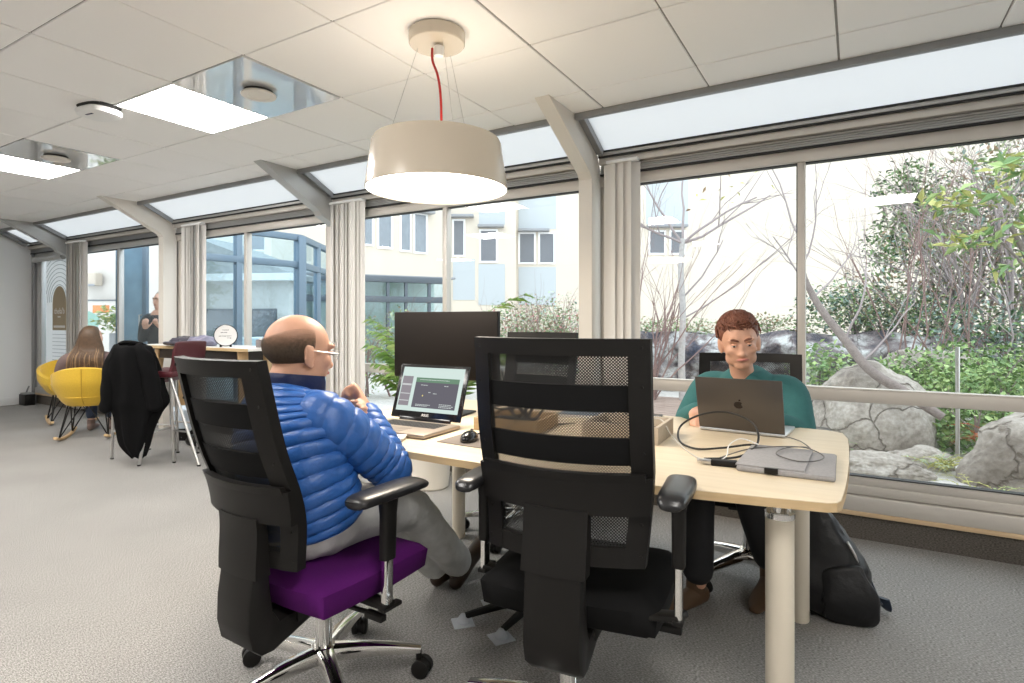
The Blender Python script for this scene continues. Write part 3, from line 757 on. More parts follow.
def screen_mat(name, ch, s): return emit(name, ch, s)
def laptop_keys(b, w, d, z, rows=5, cols=14):
    for r in range(rows):
        for c in range(cols):
            x = -w/2+w*(c+0.5)/cols; y = d*(r+0.5)/rows
            bm_box(b, (x-w/cols*0.42, y-d/rows*0.42, z), (x+w/cols*0.42, y+d/rows*0.42, z+0.0015), 0.0004, segs=1)
# left laptop, lid leaning back. local: hinge line at y=.115, front at y=-.115
t = thing('laptop', 'open laptop with a lit spreadsheet screen in front of the bald man', 'laptop', (-1.525, 1.745, DZ), radians(2))
LW, LD = 0.355, 0.24
obj('base', lambda b: bm_box(b, (-LW/2, -LD/2, 0.003), (LW/2, LD/2, 0.019), 0.006), M['laptop_base'], t)
obj('keyboard', lambda b: (laptop_keys(b, 0.28, 0.095, 0.0190, 5, 14)), M['keys'], t, loc=(0, -0.005, 0.0))
obj('touchpad', lambda b: bm_box(b, (-0.055, -0.105, 0.0185), (0.055, -0.03, 0.0195), 0.0003), M['keybed'], t)
lid = bpy.data.objects.new('lid', None)
def lidobj(name, fn, m, parent, **k): return obj(name, fn, m, parent, **k)
la = radians(19)
LH = 0.235
LM = Matrix.Translation((0, 0.118, 0.022)) @ Matrix.Rotation(-la, 4, 'X')
bmx = lambda lo, hi, bev=0.0: (lambda b: bm_box(b, lo, hi, bev, LM))
ld = obj('lid', lambda b: (bm_box(b, (-LW/2, -0.004, 0.004), (LW/2, 0.004, LH), 0.004, LM), bm_box(b, (-0.13, -0.005, -0.008), (0.13, 0.005, 0.012), 0.003, LM)), M['blackgloss'], t)
SC0 = (-0.158, 0.030, 0.158, 0.222)
def scr(lo, hi, y): return lambda b: bm_box(b, (lo[0], -y-0.0003, lo[1]), (hi[0], -y, hi[1]), 0, LM)
obj('screen', scr((-0.158, 0.034), (0.158, 0.222), 0.0041), screen_mat('lit_screen_pale', (0.55, 0.66, 0.62), 0.85), ld)
obj('screen_panel', lambda b: (scr((-0.152, 0.055), (-0.098, 0.182), 0.0045)(b)), screen_mat('lit_screen_sidebar', (0.36, 0.33, 0.36), 0.6), ld)
obj('screen_rows', lambda b: [scr((-0.150, z), (-0.10, z+0.003), 0.0049)(b) for z in (0.075, 0.105, 0.142, 0.146)], screen_mat('lit_screen_rows', (0.6, 0.62, 0.62), 0.8), ld)
obj('screen_picture', lambda b: scr((-0.080, 0.050), (0.140, 0.158), 0.0045)(b), screen_mat('lit_screen_dark', (0.115, 0.11, 0.13), 0.9), ld)
obj('screen_banner', lambda b: scr((-0.080, 0.158), (0.140, 0.178), 0.0045)(b), screen_mat('lit_screen_green', (0.13, 0.22, 0.15), 0.9), ld)
def scrlines(b):
    rnd = random.Random(4)
    for (x, z, w) in ((-0.06, 0.168, 0.15), (-0.05, 0.145, 0.035), (0.07, 0.145, 0.02), (-0.005, 0.115, 0.012), (0.02, 0.111, 0.018), (-0.06, 0.062, 0.075), (-0.06, 0.057, 0.06), (0.06, 0.068, 0.06), (0.06, 0.062, 0.07), (0.06, 0.056, 0.065)):
        q = x
        while q < x+w:
            k = rnd.uniform(0.004, 0.012); scr((q, z), (min(q+k, x+w), z+0.0022), 0.0049)(b); q += k+0.002
    for k in range(30): scr((-0.15+k*0.01, 0.198+(k % 3)*0.004), (-0.144+k*0.01, 0.200+(k % 3)*0.004), 0.0045)(b)
obj('screen_text', scrlines, screen_mat('lit_screen_text', (0.55, 0.6, 0.58), 0.9), ld)
obj('screen_dot', lambda b: scr((-0.034, 0.098), (-0.029, 0.104), 0.0051)(b), screen_mat('lit_screen_yellow', (0.7, 0.6, 0.2), 0.9), ld)
tx = text('brand_lettering', 'ASUS', 0.016, M['letter_white'], ld, (0, 0, 0), (0, 0, 0))
tx.matrix_basis = LM @ Matrix.Translation((0, -0.0045, 0.020)) @ Matrix.Rotation(pi/2, 4, 'X')

# monitor
t = thing('monitor', 'black switched-off desktop monitor standing behind the open laptop', 'monitor', (-1.63, 2.12, DZ), radians(2))
obj('housing', lambda b: bm_box(b, (-0.290, 0.004, 0.165), (0.290, 0.026, 0.475), 0.005), M['black'], t)
obj('screen', lambda b: bm_box(b, (-0.287, 0.000, 0.172), (0.287, 0.005, 0.473), 0.001), mat('dark_screen_face', (0.012, 0.010, 0.009), 0.55, spec=0.12), t)
obj('stand', lambda b: (bm_box(b, (-0.03, 0.026, 0.01), (0.03, 0.05, 0.30), 0.006), bm_prism(b, [(-0.11, -0.02), (0.11, -0.02), (0.09, 0.14), (-0.09, 0.14)], 0, 0.010, 0.002)), M['black'], t)

# mouse and mat
tag(obj('mouse_mat', lambda b: bm_prism(b, [(-1.285, 1.635), (-1.07, 1.625), (-1.075, 1.835), (-1.29, 1.845)], DZ, DZ+0.003, 0.001), mat('grey_brown_mat', (0.17, 0.145, 0.125), 0.85)), 'thin grey mouse mat beside the open laptop', 'mouse mat')
t = thing('computer_mouse', 'small black mouse on the grey mat beside the laptop', 'mouse', (-1.19, 1.70, DZ+0.003), radians(15))
obj('mouse_body', lambda b: (bm_ball(b, (0, 0, 0.008), (0.030, 0.052, 0.028)), [setattr(v.co, 'z', max(0.0, v.co.z)) for v in b.verts]), M['blackgloss'], t)
obj('scroll_wheel', lambda b: bm_cyl(b, (-0.004, 0.028, 0.032), (0.004, 0.028, 0.032), 0.007, 14), M['armpad'], t)
M['cable'] = mat('black_cable', (0.012, 0.012, 0.012), 0.45)
M['cable_grey'] = mat('pale_grey_cable', (0.55, 0.52, 0.47), 0.5)
def cable(label, pts, r, m, name='cable', group=None):
    o = obj(name, lambda b: bm_tube(b, pts, r, 8, smooth=8), m); return tag(o, label, 'cable', group)
Z = DZ
cable('thin black mouse cable curling up beside the open laptop', [(-1.185, 1.75, Z+0.02), (-1.20, 1.86, Z+0.03), (-1.26, 1.98, Z+0.055), (-1.18, 2.03, Z+0.09), (-1.12, 1.95, Z+0.06), (-1.16, 1.85, Z+0.012), (-1.22, 1.90, Z+0.008), (-1.3, 2.05, Z+0.006)], 0.0025, M['cable'])
cable('black monitor cable looping beside the laptop lid', [(-1.34, 2.16, Z+0.22), (-1.30, 2.13, Z+0.15), (-1.24, 2.08, Z+0.10), (-1.20, 2.05, Z+0.03), (-1.12, 2.12, Z+0.006), (-1.0, 2.2, Z+0.006)], 0.003, M['cable'])
# wooden cable boxes with a black tangle, seen through the foreground chair
M['ply'] = wood_mat('raw_plywood', (0.36, 0.24, 0.12), (0.50, 0.36, 0.20), (4, 40, 40), 0.6)
M['ply2'] = wood_mat('grey_beige_board', (0.42, 0.36, 0.28), (0.50, 0.43, 0.34), (4, 30, 30), 0.6)
def openbox(label, c, rz, sx, sy, h, m):
    t = thing('desk_box', label, 'box', (c[0], c[1], DZ), rz, 'open wooden cable boxes on the desk')
    def f(b):
        w = 0.012
        bm_box(b, (-sx/2, -sy/2, 0), (sx/2, -sy/2+w, h), 0.001); bm_box(b, (-sx/2, sy/2-w, 0), (sx/2, sy/2, h), 0.001)
        bm_box(b, (-sx/2, -sy/2+w, 0), (-sx/2+w, sy/2-w, h), 0.001); bm_box(b, (sx/2-w, -sy/2+w, 0), (sx/2, sy/2-w, h), 0.001)
        bm_box(b, (-sx/2+w, -sy/2+w, 0), (sx/2-w, sy/2-w, 0.01))
    obj('box_body', f, m, t)
    obj('socket_strip', lambda b: bm_box(b, (-sx*0.35, -0.03, 0.01), (sx*0.35, 0.03, 0.04), 0.004), M['black'], t)
openbox('brown wooden cable box on the desk, under the black cable tangle', (-1.185, 2.03), radians(6), 0.27, 0.24, 0.050, M['ply'])
openbox('beige wooden cable box on the desk, left of the black loop of cable', (-0.735, 2.09), radians(3), 0.28, 0.24, 0.062, M['ply2'])
for k in range(4):
    rr = random.Random(k+3); pts = []
    for j in range(9):
        a = j*0.9+k; pts.append((-1.19+0.13*cos(a)*rr.uniform(.6, 1.2)+0.02*k, 1.97+0.09*sin(a*0.8)*rr.uniform(.6, 1.2), Z+0.055+0.075*abs(sin(a*1.3+k))))
    o = obj('cable', lambda b: bm_tube(b, pts, 0.0042, 7, smooth=6), M['cable'])
    tag(o, 'black cable in the tangle over the brown wooden box', 'cable', 'tangled cables over the brown wooden box')
t = thing('folder', 'blue-grey folder lying on the far side of the desk, behind the beige box', 'folder', (-1.06, 2.47, DZ), radians(12))
obj('cover', lambda b: bm_box(b, (-0.12, -0.10, 0.012), (0.12, 0.10, 0.016), 0.002), mat('blue_grey_card', (0.13, 0.17, 0.23), 0.6), t)
obj('papers', lambda b: bm_box(b, (-0.115, -0.095, 0.0), (0.118, 0.095, 0.012), 0.001), M['white'], t)
t = thing('tablet', 'black tablet lying at the far edge of the desk beside the folder', 'tablet', (-0.83, 2.54, DZ), radians(10))
obj('tablet_case', lambda b: bm_box(b, (-0.085, -0.06, 0.0), (0.085, 0.06, 0.008), 0.004), M['black'], t)
obj('tablet_screen', lambda b: bm_box(b, (-0.075, -0.052, 0.0078), (0.075, 0.052, 0.0086), 0.0003), M['blackgloss'], t)
# cards by the man's elbow
t = thing('paper_stack', 'small white stack of cards by the man\'s elbow', 'paper', (-1.455, 1.575, DZ), radians(20))
obj('cards', lambda b: [bm_box(b, (-0.05+k*0.002, -0.03, k*0.003), (0.05+k*0.002, 0.03, k*0.003+0.0026), 0.0004, Matrix.Rotation(k*0.05, 4, 'Z')) for k in range(5)], M['white'], t)

# right laptop seen from behind
t = thing('laptop', 'dark grey laptop seen from behind, open in front of the person in teal', 'laptop', (-0.372, 2.455, DZ), radians(176))
RW, RD = 0.312, 0.221
obj('base', lambda b: bm_box(b, (-RW/2, -RD/2, 0.002), (RW/2, RD/2, 0.013), 0.004), M['silver'], t)
obj('keyboard', lambda b: laptop_keys(b, 0.27, 0.10, 0.013, 5, 14), M['keys'], t, loc=(0, -0.01, 0))
RM = Matrix.Translation((0, 0.110, 0.014)) @ Matrix.Rotation(-radians(17), 4, 'X')
ld = obj('lid', lambda b: bm_box(b, (-RW/2, -0.002, 0), (RW/2, 0.0035, 0.212), 0.003, RM), M['spacegrey'], t)
obj('screen', lambda b: bm_box(b, (-RW/2+0.008, -0.0026, 0.012), (RW/2-0.008, -0.002, 0.206), 0, RM), screen_mat('lit_screen_far', (0.5, 0.55, 0.6), 0.6), ld)
def emblem(b):
    # a bitten round fruit with a leaf, flat on the lid
    o = []
    for k in range(40):
        a = 2*pi*k/40; r = 0.0155*(1+0.08*cos(2*a)-0.06*abs(sin(a))**6*(1 if sin(a) > 0 else 0.6))
        x, z = r*cos(a)*0.98, r*sin(a)
        dx, dz = x+0.0185, z-0.002; dd = sqrt(dx*dx+dz*dz)
        if dd < 0.0085: x = -0.0185+dx/dd*0.0085; z = 0.002+dz/dd*0.0085
        o.append((x, z))
    Mx = RM @ Matrix.Translation((0, 0.0036, 0.106)) @ Matrix(((1, 0, 0, 0), (0, 0, 1, 0), (0, 1, 0, 0), (0, 0, 0, 1)))
    bm_prism(b, o, 0.0, 0.0006, 0, Mx)
    lf = [(0.0005+0.0075*u+0.0028*sin(pi*u), 0.016+0.0075*u-0.0028*sin(pi*u)) for u in [i/8 for i in range(9)]]+[(0.0005+0.0075*u-0.0024*sin(pi*u), 0.016+0.0075*u+0.0024*sin(pi*u)) for u in [i/8 for i in range(7, 0, -1)]]
    bm_prism(b, [(-p[0], p[1]) for p in lf][::-1], 0.0, 0.0006, 0, Mx)
obj('lid_emblem', emblem, M['logo_dark'], ld)

# grey felt sleeve
t = thing('laptop_sleeve', 'grey felt laptop sleeve lying on the right end of the desk', 'sleeve', (-0.175, 1.915, DZ), radians(1))
M['felt_grey'] = mat('grey_felt', (0.30, 0.295, 0.30), 0.95, noise_amt=0.2, noise_scale=120, bump=0.2, bump_scale=300)
obj('sleeve_body', lambda b: bm_box(b, (-0.125, -0.155, 0.0), (0.125, 0.155, 0.016), 0.006), M['felt_grey'], t)
obj('sleeve_flap', lambda b: bm_prism(b, [(-0.128, -0.150), (0.05, -0.148), (0.06, 0.155), (-0.122, 0.158)], 0.0155, 0.021, 0.002), M['felt_grey'], t)
obj('elastic_tab', lambda b: bm_box(b, (-0.05, -0.160, 0.004), (-0.015, -0.150, 0.02), 0.001), M['black'], t)
t = thing('power_adapter', 'small black power adapter on the desk beside the grey sleeve', 'adapter', (-0.345, 1.80, DZ), radians(8))
obj('adapter_body', lambda b: bm_box(b, (-0.03, -0.014, 0.0), (0.045, 0.014, 0.018), 0.004), M['black'], t)
obj('plug', lambda b: (bm_box(b, (-0.055, -0.010, 0.004), (-0.03, 0.010, 0.016), 0.002), bm_cyl(b, (-0.07, 0.004, 0.01), (-0.055, 0.004, 0.01), 0.005, 12)), M['steel'], t)
cable('thick black cable standing in a big loop on the desk before the dark grey laptop', [(-0.40, 1.82, Z+0.01), (-0.31, 1.90, Z+0.012), (-0.28, 2.06, Z+0.03), (-0.31, 2.16, Z+0.075), (-0.40, 2.20, Z+0.10), (-0.49, 2.18, Z+0.088), (-0.55, 2.13, Z+0.05), (-0.53, 2.03, Z+0.015), (-0.46, 1.97, Z+0.006), (-0.38, 2.00, Z+0.012), (-0.30, 2.06, Z+0.02), (-0.268, 2.02, Z+0.012), (-0.30, 1.93, Z+0.006)], 0.0036, M['cable'])
cable('thin pale cable running across the desk from the beige box', [(-0.70, 2.07, Z+0.064), (-0.625, 2.12, Z+0.068), (-0.57, 2.06, Z+0.03), (-0.50, 1.97, Z+0.004), (-0.44, 1.87, Z+0.004), (-0.40, 1.81, Z+0.01)], 0.0022, M['cable_grey'])
cable('thin grey cable curled on top of the grey sleeve', [(-0.225, 2.34, Z+0.008), (-0.17, 2.28, Z+0.006), (-0.13, 2.16, Z+0.006), (-0.14, 2.06, Z+0.03), (-0.19, 2.02, Z+0.03), (-0.21, 1.93, Z+0.026), (-0.15, 1.86, Z+0.026), (-0.10, 1.90, Z+0.024), (-0.085, 1.98, Z+0.024), (-0.14, 2.05, Z+0.03), (-0.22, 2.03, Z+0.028), (-0.30, 1.98, Z+0.02), (-0.36, 1.85, Z+0.012)], 0.0018, mat('dark_grey_cable', (0.10, 0.095, 0.09), 0.5))
cable('white cable end sticking up beside the grey sleeve', [(-0.37, 1.79, Z+0.006), (-0.34, 1.84, Z+0.02), (-0.345, 1.92, Z+0.04), (-0.32, 1.99, Z+0.05), (-0.27, 2.0, Z+0.035)], 0.0018, M['white'])

# ------------------------------------------------------------------ backpack on the floor
M['leather'] = mat('black_bag_nylon', (0.008, 0.008, 0.009), 0.42, spec=0.35, bump=0.5, bump_scale=18)
t = thing('backpack', 'slumped black backpack on the carpet behind the desk\'s right end', 'backpack', (-0.10, 2.645, 0), radians(12))
def bag(b):
    P = [(-0.02, 0.0, 0.0, 0.13, 0.075), (-0.01, 0.0, 0.03, 0.155, 0.095), (0.0, 0, 0.12, 0.16, 0.10), (-0.02, 0.01, 0.22, 0.135, 0.085), (-0.05, 0.02, 0.32, 0.10, 0.065), (-0.075, 0.03, 0.40, 0.065, 0.05), (-0.09, 0.035, 0.43, 0.03, 0.03)]
    bm_tube(b, [(q[0], q[1], q[2]) for q in P], [(q[3], q[4]) for q in P], 48, smooth=10, ref=V(1, 0, 0), power=2.6, mod=lambda s, a: 1+0.05*sin(3*a+s*9)*sin(s*14)+0.06*noise.noise(V(cos(a)*2, sin(a)*2, s*5))+0.05*noise.noise(V(cos(a)*5, sin(a)*5, s*16)))
obj('bag_body', bag, M['leather'], t)
obj('front_pocket', lambda b: bm_tube(b, [(0.06, -0.10, 0.02), (0.06, -0.108, 0.1), (0.035, -0.09, 0.2)], [(0.09, 0.02), (0.095, 0.028), (0.07, 0.018)], 36, smooth=9, ref=V(1, 0, 0), power=3, cap='round', mod=lambda s, a: 1+0.10*noise.noise(V(cos(a)*3, sin(a)*3, s*5))), M['leather'], t)
obj('zipper', lambda b: bm_tube(b, [(0.115, -0.055, 0.13), (0.09, -0.055, 0.24), (0.06, -0.05, 0.3)], 0.005, 8, smooth=5), M['steel'], t)
obj('shoulder_strap', lambda b: bm_tube(b, [(-0.05, 0.09, 0.40), (0.06, 0.10, 0.30), (0.15, 0.08, 0.15), (0.19, 0.05, 0.05), (0.21, 0.03, 0.03), (0.20, 0.02, 0.07)], [(0.006, 0.024)]*6, 10, smooth=5), mat('blue_black_strap', (0.02, 0.03, 0.05), 0.35), t)
obj('grab_handle', lambda b: bm_tube(b, [(-0.13, 0.03, 0.40), (-0.10, 0.03, 0.46), (-0.06, 0.04, 0.43)], 0.008, 8, smooth=5), M['leather'], t)
# ------------------------------------------------------------------ bar stools
M['burgundy'] = mat('burgundy_leather', (0.075, 0.010, 0.016), 0.45)
M['jacket_black'] = mat('black_cotton_jacket', (0.004, 0.004, 0.0045), 0.9, spec=0.15, bump=0.2, bump_scale=200)
def stool(label, c, rz, feet, seat_h, back_top, bw=0.19, group='bar stools at the high table'):
    t = thing('bar_stool', label, 'bar stool', (c[0], c[1], 0), rz, group)
    inv = Matrix.Rotation(-rz, 2)
    loc = [inv @ V(f[0]-c[0], f[1]-c[1]).to_2d() for f in feet]
    obj('seat', lambda b: bm_box(b, (-0.20, -0.20, seat_h-0.055), (0.20, 0.19, seat_h), 0.022), M['burgundy'], t)
    def back(b):
        P = [(-0.165, seat_h-0.02), (-0.19, seat_h+0.06), (-0.205, seat_h+0.16), (-0.222, back_top)]
        bm_tube(b, [(0, q[0], q[1]) for q in P], [(bw, 0.016), (bw, 0.018), (bw, 0.017), (bw-0.008, 0.012)], 24, smooth=4, power=5, ref=V(1, 0, 0), cap='round')
    obj('backrest', back, M['burgundy'], t)
    for l in loc:
        top = V(math.copysign(0.165, l.x), math.copysign(0.155, l.y), seat_h-0.05)
        lg = obj('leg', lambda b: bm_tube(b, [(top.x, top.y, top.z), (top.x*0.95+l.x*0.05, top.y*0.95+l.y*0.05, top.z-0.03), (l.x, l.y, 0.004)], 0.0115, 14), M['steel'], t)
        obj('foot_cap', lambda b: bm_cyl(b, (l.x, l.y, 0), (l.x, l.y, 0.012), 0.013, 12), M['black'], lg)
    def ring(b):
        q = [V(math.copysign(0.165, l.x), math.copysign(0.155, l.y)).to_2d().lerp(l, 0.62) for l in loc]
        order = sorted(q, key=lambda v: atan2(v.y, v.x))
        z = (seat_h-0.05)*0.38
        for i in range(4):
            a, e = order[i], order[(i+1) % 4]; bm_cyl(b, (a.x, a.y, z), (e.x, e.y, z), 0.008, 10)
    obj('footrest', ring, M['steel'], t)
    return t
stool('burgundy bar stool with steel legs tucked at the high table, beside the black jacket', (-5.03, 2.73), radians(112), [(-5.27, 2.93), (-4.98, 2.96), (-4.81, 2.66), (-4.53, 2.70)], 0.755, 0.985)
stool('burgundy bar stool mostly hidden under the long black jacket', (-5.17, 2.62), radians(34), [(-5.393, 2.465), (-4.946, 2.456), (-5.50, 2.82), (-5.15, 2.88)], 0.70, 0.95, 0.125)
# the jacket hanging over its back
def jacket(b):
    nz, na = 30, 48; c = V(-5.05, 2.465, 0); rings = []
    ax = V(cos(radians(31)), -sin(radians(31))*-1*-1, 0)   # screen-right direction
    rt = V(0.859, 0.5116, 0); fw = V(-0.5116, 0.859, 0)
    #   z, half width left, half width right, depth
    prof = [(0.985, 0.03, 0.03, 0.03), (0.98, 0.085, 0.09, 0.06), (0.965, 0.12, 0.125, 0.09), (0.95, 0.145, 0.155, 0.12), (0.86, 0.17, 0.19, 0.14), (0.72, 0.19, 0.225, 0.14), (0.58, 0.215, 0.265, 0.12), (0.50, 0.225, 0.275, 0.115), (0.42, 0.165, 0.22, 0.10), (0.28, 0.145, 0.16, 0.09), (0.16, 0.12, 0.115, 0.075), (0.06, 0.03, 0.075, 0.05)]
    P = catmull(prof, 4)
    for i, (z, wl_, wr, dp) in enumerate(P):
        ring = []
        for k in range(na):
            a = 2*pi*k/na; ca, sa = cos(a), sin(a)
            w = wr*0.86 if ca > 0 else wl_
            fold = 1+0.10*sin(7*a+1.5*sin(z*6))*min(1, (1.04-z)*4)+0.05*noise.noise(V(ca*2, sa*2, z*5))
            drop = 0.05*sin(3*a+0.5)*max(0, 0.3-z)
            p = c+rt*(w*ca*fold+0.035*(1-z))+fw*(dp*sa*fold)+V(0, 0, z+drop)
            ring.append(b.verts.new(p))
        rings.append(ring)
    for i in range(len(P)-1):
        for k in range(na): b.faces.new((rings[i][k], rings[i][(k+1) % na], rings[i+1][(k+1) % na], rings[i+1][k]))
    b.faces.new(rings[0][::-1]); b.faces.new(rings[-1])
jk = thing('jacket', 'long black jacket hung over a bar stool, beside the woman in the yellow chair', 'jacket', (0, 0, 0))
obj('jacket_body', jacket, M['jacket_black'], jk, ang=70)
rt = V(0.859, 0.5116, 0); fw = V(-0.5116, 0.859, 0); jc = V(-5.05, 2.465, 0)
for s, pts in ((1, [(0.08, 0.95), (0.14, 0.86), (0.18, 0.72), (0.20, 0.58), (0.22, 0.48)]), (-1, [(-0.08, 0.95), (-0.12, 0.84), (-0.145, 0.70), (-0.155, 0.56), (-0.175, 0.47)])):
    obj('sleeve', lambda b: bm_tube(b, [tuple(jc+rt*q[0]-fw*0.07+V(0, 0, q[1])) for q in pts], [(0.045, 0.03), (0.062, 0.05), (0.066, 0.055), (0.064, 0.05), (0.056, 0.045)], 20, smooth=5, cap='round', mod=lambda u, a: 1+0.07*sin(u*26+2*a)), M['jacket_black'], jk)
obj('collar', lambda b: bm_tube(b, [tuple(jc+rt*x-fw*y+V(0, 0, z)) for x, y, z in ((-0.10, 0.02, 0.955), (-0.05, 0.05, 0.985), (0.02, 0.06, 0.99), (0.09, 0.04, 0.975))], [(0.018, 0.03)]*4, 14, smooth=5, cap='round'), M['jacket_black'], jk)
obj('back_seam', lambda b: bm_tube(b, [tuple(jc+rt*x-fw*y+V(0, 0, z)) for x, y, z in ((0.02, 0.075, 1.0), (0.03, 0.108, 0.88), (0.045, 0.125, 0.70), (0.06, 0.122, 0.5))], 0.004, 8, smooth=5), M['jacket_black'], jk)

# ------------------------------------------------------------------ high table and what stands on it
M['oak'] = wood_mat('oak_leg', (0.42, 0.27, 0.13), (0.55, 0.37, 0.19), (3, 30, 6))
t = thing('high_table', 'white-topped high table on splayed oak legs by the window, burgundy stool in front', 'table', (-5.25, 3.28, 0))
obj('tabletop', lambda b: bm_box(b, (-0.95, -0.20, 0.902), (0.80, 0.19, 0.93), 0.004), mat('white_laminate', (0.82, 0.81, 0.79), 0.4), t)
obj('table_rim', lambda b: bm_box(b, (-0.95, -0.203, 0.898), (0.80, -0.20, 0.925), 0.001), M['maple_edge'], t)
obj('apron', lambda b: bm_box(b, (-0.72, -0.14, 0.80), (0.62, 0.14, 0.902), 0.004), mat('dark_brown_steel', (0.035, 0.028, 0.025), 0.5), t)
for sx in (-1, 1):
    for sy in (-1, 1):
        obj('leg', lambda b: bm_beam(b, (-0.06+sx*0.78, sy*0.17, 0.0), (-0.05+sx*0.66, sy*0.12, 0.902), 0.085, 0.05, 0.008), M['oak'], t)
# heap of clothes
M['quilt'] = mat('dark_shiny_quilt', (0.05, 0.045, 0.065), 0.32, noise_amt=0.5, noise_scale=16, bump=0.5, bump_scale=22)
M['quilt2'] = mat('lilac_grey_lining', (0.25, 0.24, 0.33), 0.35, noise_amt=0.6, noise_scale=14, bump=0.5, bump_scale=26)
t = thing('folded_coat', 'dark crumpled coat lying on the high table', 'coat', (-5.42, 3.17, 0.93))
def heap(cx, rx, ry, rz, seed):
    def f(b):
        bm_ball(b, (cx, 0, rz*0.55), (rx, ry, rz), u=40, v=22)
        for v in b.verts:
            n = noise.noise(v.co*14+V(seed, 0, 0))*0.022+noise.noise(v.co*34+V(seed, 3, 0))*0.010
            v.co += V(v.co.x*0.05, v.co.y*0.05, 0).normalized()*n*0.8+V(0, 0, n); v.co.z = max(0.001, v.co.z)
    return f
obj('coat_body', heap(-0.10, 0.24, 0.12, 0.055, 1), M['quilt'], t); obj('coat_lining', heap(0.16, 0.17, 0.11, 0.06, 5), M['quilt2'], t)
obj('coat_edge', lambda b: bm_tube(b, [(-0.34, -0.05, 0.02), (-0.25, -0.12, 0.022), (-0.1, -0.14, 0.024), (0.06, -0.13, 0.026)], [(0.016, 0.02)]*4, 12, smooth=6, cap='round'), M['quilt'], t)
# round lettered sign
t = thing('round_sign', 'round white sign in a deep black rim standing on the high table', 'sign', (-4.90, 3.17, 0.93), radians(57))
SM = Matrix.Translation((0, 0, 0.105)) @ Matrix.Rotation(pi/2, 4, 'X')
obj('drum', lambda b: bm_lathe(b, [(0.0, -0.06), (0.085, -0.06), (0.094, -0.05), (0.098, 0.0), (0.098, 0.038), (0.092, 0.040), (0.092, 0.034), (0.0, 0.034)], segs=48, M=SM), M['blackgloss'], t)
obj('sign_face', lambda b: bm_lathe(b, [(0.0, 0.0345), (0.0915, 0.0345), (0.0915, 0.0365), (0.0, 0.0365)], segs=48, M=SM), mat('white_sign_face', (0.85, 0.84, 0.83), 0.4), t)
def scribble(b):
    rnd = random.Random(2)
    for (z, x0, x1) in ((0.150, -0.028, 0.024), (0.128, -0.04, -0.015), (0.128, -0.010, 0.010), (0.096, -0.055, 0.045), (0.078, 0.012, 0.045)):
        x = x0
        while x < x1:
            w = rnd.uniform(0.005, 0.010); bm_box(b, (x, -0.0378, z+rnd.uniform(-.002, .002)), (x+w, -0.0366, z+0.006), 0.0003); x += w+0.003
obj('sign_lettering', scribble, mat('grey_lettering', (0.16, 0.15, 0.16), 0.6), t)
obj('feet', lambda b: (bm_box(b, (-0.05, -0.045, 0), (-0.03, 0.06, 0.02), 0.004), bm_box(b, (0.03, -0.045, 0), (0.05, 0.06, 0.02), 0.004)), M['black'], t)
# little grey box at the right end
t = thing('card_holder', 'small grey upright holder at the right end of the high table', 'holder', (-4.50, 3.24, 0.93))
obj('holder_body', lambda b: bm_box(b, (-0.03, -0.03, 0), (0.03, 0.03, 0.07), 0.004), mat('mid_grey_plastic', (0.22, 0.20, 0.20), 0.5), t)
obj('card', lambda b: bm_box(b, (-0.022, -0.004, 0.03), (0.022, 0.004, 0.085), 0.001), M['white'], t)
# bin with a pale bag
t = thing('waste_bin', 'waste bin with a pale blue liner bag on the floor under the high table', 'bin', (-5.70, 3.30, 0))
obj('bin_body', lambda b: bm_lathe(b, [(0.0, 0.0), (0.12, 0.0), (0.135, 0.02), (0.15, 0.12), (0.146, 0.12), (0.13, 0.02), (0.0, 0.01)], segs=28), M['black'], t)
def liner(b):
    bm_lathe(b, [(0.128, 0.03), (0.14, 0.10), (0.155, 0.14), (0.165, 0.24), (0.172, 0.30), (0.150, 0.31), (0.12, 0.28), (0.0, 0.25)], segs=48)
    for v in b.verts:
        n = noise.noise(v.co*18)*0.02; a = atan2(v.co.y, v.co.x); v.co += V(cos(a), sin(a), 0.3)*n
obj('liner_bag', liner, mat('pale_blue_polythene', (0.60, 0.68, 0.76), 0.25), t)
t = thing('floor_bag', 'black bag slumped on the carpet behind the burgundy stool', 'bag', (-5.33, 3.18, 0))
obj('bag_body', heap(0.0, 0.15, 0.10, 0.06, 9), M['leather'], t)
obj('bag_strap', lambda b: bm_tube(b, [(0.08, -0.06, 0.05), (0.16, -0.10, 0.01), (0.26, -0.06, 0.008), (0.30, 0.0, 0.008)], [(0.004, 0.016)]*4, 8, smooth=5), M['leather'], t)

